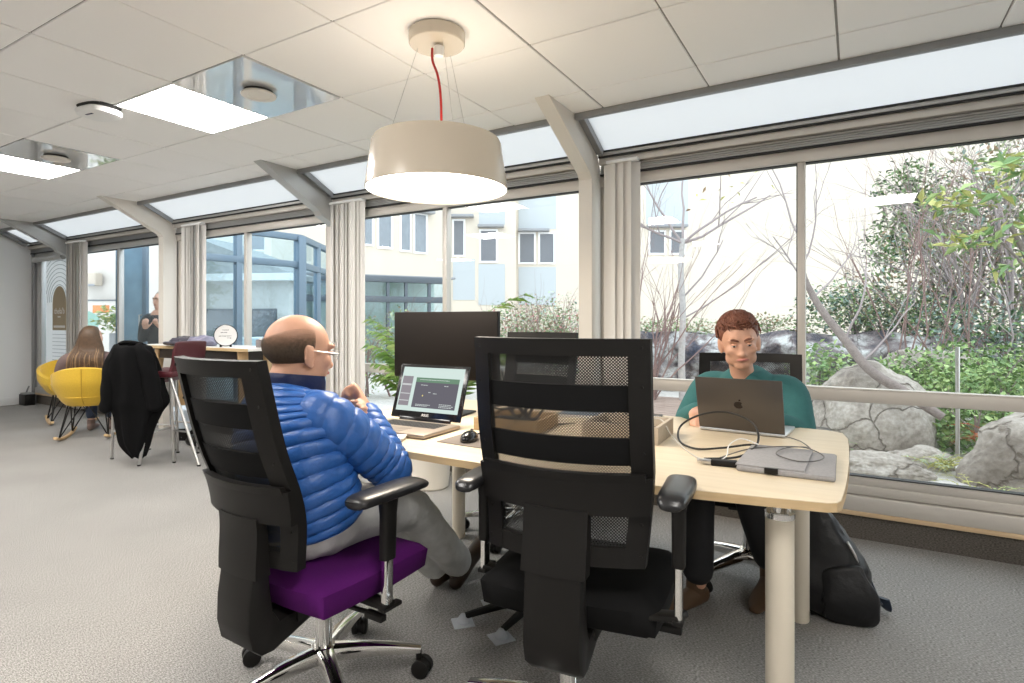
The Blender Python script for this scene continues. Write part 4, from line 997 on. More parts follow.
# ------------------------------------------------------------------ yellow rocking tub chairs
M['yellow'] = mat('mustard_yellow_felt', (0.66, 0.42, 0.035), 0.9, noise_amt=0.12, noise_scale=90, sheen=0.2)
M['beech'] = wood_mat('beech_rocker', (0.55, 0.36, 0.17), (0.66, 0.46, 0.24), (3, 30, 30))
def tub(label, c, fdir):
    rz = atan2(fdir[1], fdir[0])-pi/2
    t = thing('tub_chair', label, 'armchair', (c[0], c[1], 0), rz, 'yellow rocking tub chairs')
    def shell(b):
        nz, na = 10, 32; rings = {}
        for side in (0, 1):
            for i in range(nz+1):
                u = i/nz
                for k in range(na+1):
                    a = radians(-215+250*k/na)              # open to +y
                    aa = radians(270)+(k/na-0.5)*radians(262)
                    back = 0.5-0.5*sin(aa)                   # 1 behind, 0 in front
                    top = 0.46+0.245*back**0.8; z = 0.335+(top-0.335)*u
                    r = (0.19+0.10*min(1, u*1.6)**0.7)+0.015*u-(0.03 if side else 0)
                    rings[side, i, k] = b.verts.new((cos(aa)*r*1.03, sin(aa)*r*0.95, z+(0.012 if side else 0)))
        for i in range(nz):
            for k in range(na):
                b.faces.new((rings[0, i, k], rings[0, i, k+1], rings[0, i+1, k+1], rings[0, i+1, k])); b.faces.new((rings[1, i, k], rings[1, i+1, k], rings[1, i+1, k+1], rings[1, i, k+1]))
        for k in range(na): b.faces.new((rings[0, nz, k], rings[0, nz, k+1], rings[1, nz, k+1], rings[1, nz, k]))
        for i in range(nz):
            for k in (0, na): b.faces.new((rings[0, i, k], rings[0, i+1, k], rings[1, i+1, k], rings[1, i, k]))
        bm_tube(b, [(0, 0, 0.328), (0, 0, 0.345), (0, 0, 0.42), (0, 0, 0.44)], [(0.185, 0.175), (0.205, 0.195), (0.25, 0.24), (0.22, 0.21)], 32)
    obj('shell', shell, M['yellow'], t, ang=50)
    obj('seam', lambda b: bm_tube(b, [(0, -0.183, 0.34), (0, -0.262, 0.42), (0, -0.282, 0.52), (0, -0.292, 0.70)], 0.004, 8, smooth=5), mat('mustard_seam', (0.45, 0.27, 0.02), 0.9), t)
    for s in (-1, 1):
        rk = obj('rocker', lambda b: bm_tube(b, [(s*0.20, -0.30, 0.055), (s*0.20, -0.18, 0.024), (s*0.20, 0.0, 0.014), (s*0.20, 0.18, 0.024), (s*0.20, 0.30, 0.055)], [(0.012, 0.016)]*5, 12, smooth=5, power=4), M['beech'], t)
        def wires(b):
            for y in (-0.20, 0.20):
                bm_cyl(b, (s*0.20, y, 0.03), (s*0.15, y*0.6, 0.335), 0.0065, 10); bm_cyl(b, (s*0.20, y, 0.03), (0.03*s, y*0.75, 0.335), 0.0055, 10)
            bm_cyl(b, (s*0.20, -0.2, 0.03), (s*0.16, 0.0, 0.335), 0.0055, 10); bm_cyl(b, (s*0.20, 0.2, 0.03), (s*0.16, 0.0, 0.335), 0.0055, 10)
        obj('wire_leg', wires, M['black'], t)
    return t
tub('mustard yellow tub chair on wooden rockers, the woman sits in it', (-6.63, 2.83), (-0.80, 0.60))
tub('mustard yellow tub chair at the far end, partly hidden by the woman\'s chair', (-7.80, 3.14), (0.9, -0.25))

# small black skirting box at the end wall
t = thing('floor_box', 'small black box on the carpet in the corner of the far wall', 'box', (-9.93, 3.46, 0))
obj('box_body', lambda b: bm_box(b, (-0.07, -0.06, 0), (0.12, 0.06, 0.15), 0.006), M['black'], t)
obj('box_top', lambda b: (bm_box(b, (-0.06, -0.05, 0.15), (0.10, 0.05, 0.17), 0.004), bm_cyl(b, (0.0, 0, 0.17), (0.03, 0.02, 0.26), 0.010, 10)), M['alu_dark'], t)

# ------------------------------------------------------------------ palm in a white pot
M['leafA'] = mat('palm_green', (0.22, 0.38, 0.10), 0.5, noise_amt=0.3, noise_scale=8)
M['leafB'] = mat('palm_light_green', (0.42, 0.56, 0.20), 0.5)
M['stem'] = mat('plant_stem', (0.20, 0.26, 0.08), 0.6)
t = thing('potted_palm', 'leafy green palm in a white pot by the window, behind the desk', 'plant', (-2.57, 3.20, 0))
obj('pot', lambda b: bm_lathe(b, [(0.0, 0.0), (0.115, 0.0), (0.125, 0.01), (0.15, 0.30), (0.155, 0.31), (0.142, 0.31), (0.138, 0.27), (0.0, 0.27)], segs=40), mat('cream_white_pot', (0.80, 0.76, 0.68), 0.4), t)
obj('soil', lambda b: bm_lathe(b, [(0.0, 0.285), (0.07, 0.285), (0.139, 0.28), (0.139, 0.27), (0.0, 0.27)], segs=24), mat('dark_soil', (0.03, 0.02, 0.012), 0.95, bump=0.5), t)
rp = random.Random(11)
fr = []
for k in range(17):
    a = 2*pi*k/17+rp.uniform(-.2, .2); L = rp.uniform(0.75, 1.05); el = rp.uniform(74, 88)
    fr.append((a, L, el))
fr += [(radians(200), 1.15, 80), (radians(215), 1.05, 78), (radians(190), 1.0, 74), (radians(205), 0.85, 70), (radians(10), 1.35, 88), (radians(220), 0.8, 72), (radians(195), 0.75, 78), (radians(210), 1.2, 84)]
for (a, L, el) in fr:
    fm_ = bmesh.new(); d = V(cos(a), sin(a), 0); pts = []; 
    e = radians(el); p = d*0.03+V(0, 0, 0.27); n = 12
    for i in range(n+1):
        pts.append(p.copy()); p = p+(d*cos(e)+V(0, 0, sin(e)))*L/n; e -= radians(7)*(0.5+i/n)
    bm_tube(fm_, pts, [0.006*(1-0.8*i/n)+0.001 for i in range(n+1)], 6)
    for f in fm_.faces: f.material_index = 1
    for i in range(3, n+1):
        tdir = (pts[i]-pts[i-1]).normalized(); side = tdir.cross(V(0, 0, 1)).normalized()
        for s in (-1, 1):
            for q in (0.0, 0.5):
                if pts[i].y+3.20 > 3.52: continue
                ld_ = (tdir*0.65+side*s*0.8+V(0, 0, -0.28+rp.uniform(-.1, .1))).normalized()
                leaf(fm_, pts[i].lerp(pts[i-1], q), (0.20*(1-abs(i/n-0.55)*0.9))*rp.uniform(.85, 1.15), 0.10, rp, dirv=ld_, mi=rp.choice((0, 0, 2)))
    for v in fm_.verts:
        q_ = v.co.x*0.859+v.co.y*0.5116
        if q_ < -0.1: k_ = (q_+0.1)*-0.45; v.co.x += k_*0.859; v.co.y += k_*0.5116
        if v.co.y > 0.33: v.co.y = 0.33-0.02*rp.random()
    finish('frond', fm_, [M['leafA'], M['stem'], M['leafB']], t, ang=80)

# ------------------------------------------------------------------ decal on the leftmost glass
M['decal'] = frosted_mat('white_window_film', (0.86, 0.87, 0.88), 0.04)
M['decal_line'] = mat('grey_film_lines', (0.30, 0.32, 0.34), 0.6)
M['badge'] = mat('tan_badge_film', (0.36, 0.29, 0.19), 0.6)
t = thing('window_decal', 'white window film with thin arcs and a tan arch-shaped badge on the leftmost glass', 'decal', (-9.32, 3.612, 0))
obj('film', lambda b: bm_box(b, (-0.40, 0.0, 0.34), (0.42, 0.002, 2.02)), M['decal'], t)
def arcs(b):
    for k in range(13):
        r = 0.24+k*0.055; pts = [(r*cos(radians(q)), -0.001, 1.42+r*sin(radians(q))*1.0) for q in range(0, 181, 6)]
        pts = [p for p in pts if -0.39 < p[0] < 0.41 and p[2] < 2.0]
        run = []
        for p in pts:
            if run and (V(*p)-V(*run[-1])).length > 0.2: 
                if len(run) > 1: bm_tube(b, run, 0.004, 4)
                run = []
            run.append(p)
        if len(run) > 1: bm_tube(b, run, 0.004, 4)
obj('arc_pattern', arcs, M['decal_line'], t)
obj('line_pattern', lambda b: [bm_box(b, (-0.20, -0.004, 0.98-k*0.05), (0.22, 0.0, 0.986-k*0.05)) for k in range(12)], M['decal_line'], t)
def arch(b):
    o = [(-0.19, 1.04), (0.21, 1.04), (0.21, 1.40)]+[(0.01+0.20*cos(radians(q)), 1.40+0.24*sin(radians(q))) for q in range(0, 181, 10)]
    Mx = Matrix(((1, 0, 0, 0), (0, 0, 1, 0), (0, 1, 0, 0), (0, 0, 0, 1)))
    bm_prism(b, o, -0.006, -0.002, 0, Mx)
bg = obj('badge', arch, M['badge'], t)
text('badge_lettering', "thela'b", 0.115, M['letter_white'], bg, (0.02, -0.0075, 1.30), (pi/2, 0, 0))
obj('badge_small_print', lambda b: ([bm_box(b, (-0.03+k*0.022, -0.0085, 1.215), (-0.015+k*0.022, -0.006, 1.23)) for k in range(4)], [bm_box(b, (-0.15+k*0.042, -0.0085, 1.075), (-0.117+k*0.042, -0.006, 1.105)) for k in range(8)]), M['letter_white'], bg)
# ------------------------------------------------------------------ people
M['skin'] = mat('warm_skin', (0.55, 0.30, 0.20), 0.5, noise_amt=0.1, noise_scale=30)
M['skin_pale'] = mat('pale_skin', (0.66, 0.42, 0.33), 0.5, noise_amt=0.08, noise_scale=30)
M['puffer'] = mat('blue_puffer_nylon', (0.022, 0.105, 0.36), 0.40, noise_amt=0.12, noise_scale=10, bump=0.3, bump_scale=45)
M['puffer_dark'] = mat('navy_puffer_collar', (0.008, 0.022, 0.10), 0.5, bump=0.25, bump_scale=40)
M['jeans'] = mat('faded_grey_jeans', (0.50, 0.50, 0.485), 0.85, noise_amt=0.3, noise_scale=16, bump=0.5, bump_scale=28)
M['shoe_brown'] = mat('dark_brown_leather', (0.035, 0.018, 0.009), 0.4)
M['hair_grey'] = mat('short_grey_brown_hair', (0.085, 0.062, 0.045), 0.8, noise_amt=0.5, noise_scale=160, bump=0.6, bump_scale=500)
def stubble(name, c, z0=1.102):
    m = mat(name, c, 0.8, noise_amt=0.45, noise_scale=160, bump=0.5, bump_scale=500); nt = m.node_tree; N = nt.nodes
    b_ = N['Principled BSDF']; o_ = next(n for n in N if n.type == 'OUTPUT_MATERIAL'); tc = next(n for n in N if n.type == 'TEX_COORD')
    n_ = N.new('ShaderNodeTexNoise'); n_.inputs['Scale'].default_value = 800; n_.inputs['Detail'].default_value = 2; nt.links.new(tc.outputs['Object'], n_.inputs['Vector'])
    r_ = N.new('ShaderNodeValToRGB'); r_.color_ramp.elements[0].position = 0.44; r_.color_ramp.elements[1].position = 0.60; sz = N.new('ShaderNodeSeparateXYZ'); nt.links.new(tc.outputs['Object'], sz.inputs[0]); mz = N.new('ShaderNodeMath'); mz.operation = 'MULTIPLY_ADD'; mz.inputs[1].default_value = 4.5; mz.inputs[2].default_value = -4.5*z0; nt.links.new(sz.outputs['Z'], mz.inputs[0])
    ad = N.new('ShaderNodeMath'); ad.operation = 'ADD'; nt.links.new(n_.outputs['Fac'], ad.inputs[0]); nt.links.new(mz.outputs[0], ad.inputs[1]); nt.links.new(ad.outputs[0], r_.inputs[0])
    t_ = N.new('ShaderNodeBsdfTransparent'); x_ = N.new('ShaderNodeMixShader'); nt.links.new(r_.outputs[0], x_.inputs[0]); nt.links.new(b_.outputs[0], x_.inputs[1]); nt.links.new(t_.outputs[0], x_.inputs[2]); nt.links.new(x_.outputs[0], o_.inputs[0])
    return m
M['hair_stubble'] = stubble('short_thinning_hair', (0.15, 0.105, 0.07))
M['eye'] = mat('eye_white', (0.55, 0.50, 0.46), 0.3); M['iris'] = mat('dark_iris', (0.03, 0.02, 0.015), 0.2); M['lip'] = mat('lip_skin', (0.45, 0.17, 0.14), 0.5)

def head_parts(b, Mx, nose=1.0, ears=True, jaw=1.0):
    """adds a head to bmesh b; local frame: face towards +y, z up, origin at the skull centre"""
    def ball(c, r, R=None):
        m = Mx @ Matrix.Translation(c)
        if R is not None: m = m @ R.to_4x4()
        bmesh.ops.create_uvsphere(b, u_segments=24, v_segments=16, radius=1.0, matrix=m @ Matrix.Diagonal((*r, 1)))
    ball((0, -0.012, 0.020), (0.077, 0.098, 0.088))            # cranium
    ball((0, 0.028, -0.030), (0.064, 0.066, 0.085))            # face
    ball((0, 0.050, -0.092), (0.038*jaw, 0.036, 0.030))        # chin
    for s in (-1, 1):
        ball((s*0.040, 0.012, -0.072), (0.026*jaw, 0.046, 0.032))   # jaw angle
        ball((s*0.040, 0.062, -0.028), (0.024, 0.022, 0.022))  # cheek
        ball((s*0.030, 0.080, 0.020), (0.028, 0.014, 0.010))   # brow
        if ears:
            R = Matrix.Rotation(radians(20*s), 3, 'Z')
            ball((s*0.080, -0.004, -0.015), (0.009, 0.020, 0.033), R); ball((s*0.078, 0.004, -0.042), (0.007, 0.010, 0.012), R)
            ball((s*0.084, -0.014, -0.005), (0.006, 0.010, 0.024), R)
    ball((0, 0.088, -0.020), (0.011*nose, 0.014, 0.028)); ball((0, 0.100, -0.040), (0.014*nose, 0.013, 0.012)); 
    for s in (-1, 1): ball((s*0.012, 0.092, -0.043), (0.008, 0.010, 0.008))
    ball((0, 0.084, -0.066), (0.024, 0.010, 0.010))

def face_bits(Mx, parent, hair_mat):
    for s in (-1, 1):
        e = obj('eye', lambda b: bm_ball(b, Mx @ V(s*0.031, 0.0835, -0.004), (0.0100, 0.007, 0.0050)), M['eye'], parent)
        obj('iris', lambda b: bm_ball(b, Mx @ V(s*0.031, 0.0895, -0.004), (0.0050, 0.003, 0.0047)), M['iris'], e)
        obj('eyelid', lambda b: bm_ball(b, Mx @ V(s*0.031, 0.0825, 0.0005), (0.0125, 0.0092, 0.0056)), M['skin'], e)
        obj('eyebrow', lambda b: bm_tube(b, [tuple(Mx @ V(s*x, y, z)) for x, y, z in ((0.014, 0.094, 0.018), (0.032, 0.092, 0.025), (0.050, 0.078, 0.018))], [0.004, 0.005, 0.003], 8, smooth=4, cap='round'), hair_mat, parent)
    obj('mouth', lambda b: bm_tube(b, [tuple(Mx @ V(x, y, z)) for x, y, z in ((-0.022, 0.086, -0.066), (0, 0.096, -0.064), (0.022, 0.086, -0.066))], [(0.003, 0.003), (0.006, 0.005), (0.003, 0.003)], 10, smooth=4, cap='round'), M['lip'], parent)

def hand_parts(b, wrist, direction, palmn, s=1, curl=0.5, size=1.0, a0=0.25):
    """palm, four curled fingers of unequal length, thumb from the side of the palm"""
    d = Vector(direction).normalized(); n = Vector(palmn); n = (n-d*n.dot(d)).normalized(); sd = d.cross(n).normalized()*s; w = Vector(wrist)
    bm_tube(b, [w-d*0.03, w, w+d*0.03*size, w+d*0.075*size, w+d*0.092*size], [(0.020, 0.027), (0.019, 0.028), (0.017, 0.036), (0.015, 0.041), (0.010, 0.036)], 16, smooth=3, ref=n, cap='round')
    for i, (off, L) in enumerate(((0.030, 0.068), (0.010, 0.078), (-0.011, 0.073), (-0.030, 0.058))):
        p = w+d*(0.085-abs(off)*0.12)*size+sd*off*size; a = a0+0.1*i; pts = [p-d*0.01]; rad = [0.0095]
        for k in range(3):
            q = d*cos(a)+n*sin(a); p = p+q*L*size*(0.42, 0.33, 0.25)[k]; pts.append(p.copy()); rad.append((0.0092, 0.0085, 0.0072)[k]); a += curl*(0.9, 1.0, 0.7)[k]
        bm_tube(b, pts, rad, 10, smooth=3, cap='round')
    p = w+d*0.025*size+sd*0.028*size
    td = (d*0.75+sd*0.6+n*0.35).normalized(); pts = [p-td*0.015, p+td*0.03, p+td*0.055+n*0.008, p+td*0.076+d*0.01+n*0.016]
    bm_tube(b, pts, [0.013, 0.0115, 0.010, 0.008], 10, smooth=3, cap='round')

def quilted(b, pts, radii, baffles, depth=0.10, segs=36, cap='round', wob=0.03, seed=0):
    """puffed sleeve or body with stitched rings"""
    def md(u, a):
        f = abs(sin(pi*(u*baffles+0.10*sin(a+seed)+0.04*sin(3*a+u*9))))
        return 1-depth*(1-f**0.45)+wob*noise.noise(V(cos(a)*2.2, sin(a)*2.2, u*9+seed))
    bm_tube(b, pts, radii, segs, smooth=max(4, int(baffles*7/len(pts))), cap=cap, mod=md, ref=V(0, -1, 0) if False else None)

def shoe(b, heel, toe, h=0.085):
    heel = V(*heel); toe = V(*toe); d = (toe-heel).normalized(); up = V(0, 0, 1); up = (up-d*up.dot(d)).normalized()
    P = [(-0.01, 0.032, 0.03, 0.035), (0.03, 0.04, 0.036, 0.045), (0.09, 0.032, 0.036, 0.036), (0.16, 0.024, 0.042, 0.026), (0.22, 0.018, 0.040, 0.020), (0.265, 0.014, 0.025, 0.014)]
    bm_tube(b, [heel+d*q[0]+up*q[1] for q in P], [(q[3], q[2]) for q in P], 18, smooth=4, cap='round', ref=up)
    bm_tube(b, [heel+d*0.03+up*0.05, heel+d*0.025+up*0.11], [(0.042, 0.036), (0.044, 0.038)], 16, ref=d)

# ---------------- the bald man in the blue jacket
man = thing('person', 'bald man in a blue quilted jacket and grey jeans, seated on the purple chair', 'person', (-1.5, 1.35, 0))
O = V(-1.5, 1.35, 0)
def R(p): return V(*p)-O
b = bmesh.new()
HM = Matrix.Translation(R((-1.552, 1.262, 1.066))) @ Matrix.Rotation(radians(-16), 4, 'Z') @ Matrix.Rotation(radians(-6), 4, 'X') @ Matrix.Diagonal((1.06, 1.06, 1.06, 1))
head_parts(b, HM)
bm_tube(b, [HM @ V(0, -0.015, -0.04), HM @ V(0, -0.035, -0.11), R((-1.545, 1.225, 0.88))], [(0.058, 0.062), (0.054, 0.058), (0.055, 0.06)], 20, smooth=3)
# torso under the clothes, legs
bm_tube(b, [R((-1.545, 1.225, 0.87)), R((-1.53, 1.20, 0.80)), R((-1.51, 1.18, 0.66)), R((-1.505, 1.21, 0.54))], [(0.06, 0.08), (0.09, 0.13), (0.10, 0.14), (0.11, 0.15)], 20, smooth=3, cap='round', ref=V(0, 1, 0))
SHR, ELR, WRR = (-1.375, 1.215, 0.855), (-1.325, 1.415, 0.700), (-1.445, 1.462, 0.838)
SHL, ELL, WRL = (-1.70, 1.24, 0.85), (-1.76, 1.46, 0.70), (-1.54, 1.46, 0.80)
for S, E_, W_ in ((SHR, ELR, WRR), (SHL, ELL, WRL)):
    bm_tube(b, [R(S), R(E_)], [0.045, 0.036], 12, cap='round'); bm_tube(b, [R(E_), R(W_)], [0.038, 0.026], 12, cap='round')
hd = (V(*WRR)-V(*ELR)).normalized()
hand_parts(b, R(WRR)+hd*0.03, V(-0.55, 0.02, 0.62), V(-0.55, -0.62, -0.30), s=-1, curl=1.1, size=1.02, a0=1.15)
bm_ball(b, R(WRR)+hd*0.03+V(-0.55, 0.02, 0.62).normalized()*0.070+V(-0.50, -0.56, -0.1)*0.034, (0.026, 0.026, 0.026))
hand_parts(b, R(WRL), (V(*WRL)-V(*ELL)).normalized()+V(0.3, 0, 0.4), V(0.2, -0.8, 0.2), s=1, curl=0.7)
for hp, kn, an in (((-1.42, 1.26, 0.53), (-1.452, 1.68, 0.415), (-1.49, 2.065, 0.10)), ((-1.60, 1.27, 0.53), (-1.60, 1.68, 0.40), (-1.575, 2.00, 0.09))):
    bm_tube(b, [R(hp), R(kn), R(an)], [0.055, 0.038, 0.032], 14, cap='round')
fuse('body', b, M['skin'], 0.006, 5, man)
# hair: a fringe of short hair round the sides and back, bald on top
def fringe(b):
    for i in range(30):
        for j in range(46):
            pass
    nz, na = 16, 48; g = {}
    for i in range(nz+1):
        for k in range(na+1):
            a = radians(-194+208*k/na)               # from one temple round the back to the other
            side = abs(cos(a)); 
            lo = -0.075+0.050*max(0, sin(a)+0.35)+0.012*side; hi = 0.022+0.042*side**1.5+0.006*max(0, -sin(a))
            z = lo+(hi-lo)*i/nz
            q = max(0.05, 1-((z-0.020)/0.088)**2)**0.5
            t_ = 0.0045*min(1, 4*i/nz+0.15)*min(1, 4*(1-i/nz)+0.05)*min(1, 6*min(k, na-k)/na*2+0.02)
            sk = 1 if z > -0.02 else 1-0.25*((-0.02-z)/0.07)
            g[i, k] = b.verts.new(HM @ V(cos(a)*(0.078*q*sk+0.001+t_), -0.012+sin(a)*(0.0985*q*sk+0.001+t_), z))
    for i in range(nz):
        for k in range(na): b.faces.new((g[i, k], g[i, k+1], g[i+1, k+1], g[i+1, k]))
    r = bmesh.ops.solidify(b, geom=b.faces[:], thickness=0.006)
obj('hair', fringe, M['hair_stubble'], man, ang=80)
face_bits(HM, man, M['hair_grey'])
obj('glasses', lambda b: (bm_tube(b, [tuple(HM @ V(*p)) for p in ((0.082, -0.01, 0.002), (0.078, 0.05, 0.0), (0.066, 0.094, -0.002))], 0.0018, 6, smooth=3), bm_tube(b, [tuple(HM @ V(*p)) for p in ((0.062, 0.098, 0.010), (0.015, 0.106, 0.010), (0.012, 0.104, -0.018), (0.060, 0.096, -0.018), (0.064, 0.096, 0.008))], 0.0015, 6, smooth=3)), M['steel'], man)
# jacket
def torso(b):
    P = [R((-1.475, 1.245, 0.525)), R((-1.485, 1.225, 0.60)), R((-1.500, 1.205, 0.69)), R((-1.522, 1.20, 0.79)), R((-1.538, 1.205, 0.86)), R((-1.545, 1.215, 0.915)), R((-1.548, 1.225, 0.945))]
    rad = [(0.150, 0.178), (0.160, 0.192), (0.158, 0.196), (0.150, 0.205), (0.132, 0.190), (0.105, 0.140), (0.078, 0.085)]
    def md(u, a):
        f = abs(sin(pi*(u*15+0.12*sin(a)+0.05*sin(4*a))))
        return 1-0.085*(1-f**0.30)+0.03*noise.noise(V(cos(a)*2.5, sin(a)*2.5, u*8))+0.014*noise.noise(V(cos(a)*9, sin(a)*9, u*30))
    bm_tube(b, P, rad, 56, smooth=44, ref=V(0, 1, 0), mod=md)
jk = obj('jacket', torso, M['puffer'], man, ang=75)
def sleeve(S, E_, W_, seed, r=1.0):
    S, E_, W_ = R(S), R(E_), R(W_)
    mid = S.lerp(E_, 0.5)+V(0, 0, 0.005); out = (E_-(S+W_)/2).normalized()*0.028
    pts = [S.lerp(R((-1.545, 1.22, 0.90)), 0.62), S.lerp(R((-1.545, 1.22, 0.90)), 0.12)+V(0, 0, 0.004), mid, E_.lerp(S, 0.16)+out*0.4, E_+out, E_.lerp(W_, 0.18)+out*0.4, E_.lerp(W_, 0.6), W_]
    rad = [0.062*r, 0.086*r, 0.082*r, 0.074*r, 0.070*r, 0.069*r, 0.058*r, 0.043*r]
    def f(b):
        def md(u, a):
            ff = abs(sin(pi*(u*18+0.16*sin(a+seed)+0.05*sin(3*a+u*7))))
            return 1-0.13*(1-ff**0.30)+0.05*noise.noise(V(cos(a)*2, sin(a)*2, u*10+seed))+0.03*noise.noise(V(cos(a)*6, sin(a)*6, u*40+seed))
        bm_tube(b, pts, rad, 40, smooth=40, cap='round', mod=md)
    return f
obj('sleeve', sleeve(SHR, ELR, WRR, 1.0, 1.0), M['puffer'], jk, ang=75)
obj('sleeve', sleeve(SHL, ELL, WRL, 2.0, 1.0), M['puffer'], jk, ang=75)
def collar(b):
    # standing collar, open ring
    na = 40; g = {}
    for i in range(7):
        for k in range(na+1):
            a = radians(100+340*k/na); u = i/6
            r1, r2 = 0.098-0.012*u, 0.102-0.014*u
            fold = 1+0.03*sin(u*pi*2*1.5)
            g[i, k] = b.verts.new(R((-1.546, 1.232+0.010*u, 0.885+0.105*u))+V(cos(a)*r1*fold, sin(a)*r2*fold, 0.012*cos(a+pi/2)))
    for i in range(6):
        for k in range(na): b.faces.new((g[i, k], g[i, k+1], g[i+1, k+1], g[i+1, k]))
    bmesh.ops.solidify(b, geom=b.faces[:], thickness=0.016)
obj('collar', collar, M['puffer_dark'], jk, ang=70)
# jeans and shoes
b = bmesh.new()
bm_tube(b, [R((-1.505, 1.215, 0.60)), R((-1.505, 1.225, 0.54)), R((-1.505, 1.26, 0.51))], [(0.135, 0.172), (0.14, 0.182), (0.10, 0.17)], 24, smooth=3, cap='round', ref=V(0, 1, 0))
for pts in ([(-1.425, 1.27, 0.535), (-1.435, 1.45, 0.515), (-1.452, 1.66, 0.455), (-1.46, 1.72, 0.425), (-1.472, 1.86, 0.29), (-1.488, 2.03, 0.125)], [(-1.60, 1.28, 0.535), (-1.61, 1.46, 0.51), (-1.605, 1.64, 0.44), (-1.60, 1.70, 0.40), (-1.59, 1.85, 0.24), (-1.578, 1.99, 0.11)]):
    bm_tube(b, [R(p) for p in pts], [0.098, 0.092, 0.080, 0.078, 0.070, 0.066], 20, smooth=4, cap='round', mod=lambda u, a: 1+0.035*sin(u*60+2*a)*(0.3+u)+0.04*noise.noise(V(cos(a)*2, sin(a)*2, u*14)))
fuse('jeans', b, M['jeans'], 0.008, 2, man)
obj('belt_skin', lambda b: bm_tube(b, [R((-1.487, 1.222, 0.590)), R((-1.487, 1.222, 0.606))], [(0.142, 0.178), (0.142, 0.178)], 40, ref=V(0, 1, 0)), M['shoe_brown'], man)
obj('shoe', lambda b: shoe(b, R((-1.488, 2.055, 0.012)), R((-1.47, 2.25, 0.16))), M['shoe_brown'], man)
obj('shoe', lambda b: shoe(b, R((-1.575, 2.02, 0.006)), R((-1.56, 2.24, 0.05))), M['shoe_brown'], man)

# ---------------- woman in the yellow chair
M['hair_brown'] = mat('long_brown_hair', (0.10, 0.058, 0.032), 0.5, noise_amt=0.4, noise_scale=40)
M['hair_blond'] = mat('blond_hair_ends', (0.27, 0.165, 0.085), 0.5, noise_amt=0.35, noise_scale=40)
M['mauve'] = mat('mauve_brown_wool', (0.17, 0.12, 0.115), 0.95, noise_amt=0.2, noise_scale=60, bump=0.2, bump_scale=160)
M['darkjeans'] = mat('dark_blue_jeans', (0.035, 0.05, 0.09), 0.85)
M['pinkshoe'] = mat('taupe_shoe', (0.24, 0.17, 0.15), 0.6)
wo = thing('person', 'woman with long brown hair in a mauve jumper, seen from behind in a yellow chair', 'person', (-6.66, 2.85, 0), atan2(0.60, -0.80)-pi/2)
b = bmesh.new()
WH = Matrix.Translation((0.02, -0.03, 0.985)) @ Matrix.Scale(1.08, 4) @ Matrix.Rotation(radians(-20), 4, 'X') @ Matrix.Rotation(radians(-10), 4, 'Z')
head_parts(b, WH, 0.9, jaw=0.85)
bm_tube(b, [WH @ V(0, -0.02, -0.05), (0.01, -0.06, 0.86), (0.0, -0.06, 0.78)], [0.046, 0.048, 0.075], 16)
bm_tube(b, [(0, -0.05, 0.81), (0, -0.07, 0.66), (0, -0.06, 0.50)], [(0.08, 0.13), (0.09, 0.14), (0.11, 0.16)], 20, cap='round', ref=V(0, 1, 0))
for s in (-1, 1):
    bm_tube(b, [(s*0.17, -0.05, 0.78), (s*0.23, 0.04, 0.60), (s*0.10, 0.22, 0.56)], [0.042, 0.034, 0.024], 12, cap='round')
    hand_parts(b, (s*0.10, 0.22, 0.56), (-s*0.4, 0.8, 0.1), (0, 0, -1), s=s, curl=0.35, size=0.9)
    bm_tube(b, [(s*0.09, 0.0, 0.49), (s*0.10, 0.36, 0.48), (s*0.09, 0.40, 0.10)], [0.07, 0.05, 0.034], 12, cap='round')
fuse('body', b, M['skin_pale'], 0.007, 4, wo)
def jumper(b):
    bm_tube(b, [(0, -0.05, 0.47), (0, -0.07, 0.62), (0, -0.07, 0.74), (0, -0.06, 0.81), (0.005, -0.055, 0.855)], [(0.13, 0.175), (0.125, 0.165), (0.115, 0.185), (0.085, 0.15), (0.06, 0.07)], 28, smooth=4, cap='round', ref=V(0, 1, 0))
    for s in (-1, 1):
        bm_tube(b, [(s*0.13, -0.06, 0.795), (s*0.20, -0.03, 0.745), (s*0.245, 0.03, 0.60), (s*0.17, 0.14, 0.545), (s*0.11, 0.21, 0.56)], [0.066, 0.072, 0.062, 0.055, 0.042], 18, smooth=4, cap='round')
b = bmesh.new(); jumper(b); fuse('jumper', b, M['mauve'], 0.008, 4, wo)
def hairf(col):
    def f(b):
        rnd = random.Random(5 if col else 3)
        for k in range(190 if not col else 90):
            a = radians(rnd.uniform(165, 335)); u = rnd.uniform(0, 1)
            p0 = WH @ V(0.01*cos(a), -0.01+0.01*sin(a), 0.112); 
            p1 = WH @ V(cos(a)*0.062, -0.012+sin(a)*0.085, 0.085); p2 = WH @ V(cos(a)*0.090, -0.012+sin(a)*0.112, 0.005)
            L = rnd.uniform(0.24, 0.34); sp = rnd.uniform(1.0, 1.35)
            p3 = V(0.01+cos(a)*0.105*sp, -0.07+sin(a)*0.085, 0.88); p4 = V(0.0+cos(a)*0.12*sp, -0.125+sin(a)*0.07*sp, 0.80); p5 = V(cos(a)*0.13*sp, -0.15+sin(a)*0.045, 0.95-L)
            pts = [p0, p1, p2, p3, p4, p5] if not col else [p2, p3, p4, p5]
            bm_tube(b, pts, [(0.007, 0.009), (0.008, 0.012), (0.008, 0.012), (0.007, 0.010), (0.006, 0.009), (0.002, 0.004)] if not col else [(0.003, 0.004), (0.0045, 0.005), (0.006, 0.006), (0.002, 0.003)], 6, smooth=4)
    return f
hr = obj('hair', hairf(0), M['hair_brown'], wo, ang=80)
obj('blond_strands', hairf(1), M['hair_blond'], hr, ang=80)
face_bits(WH, wo, M['hair_brown'])
b = bmesh.new()
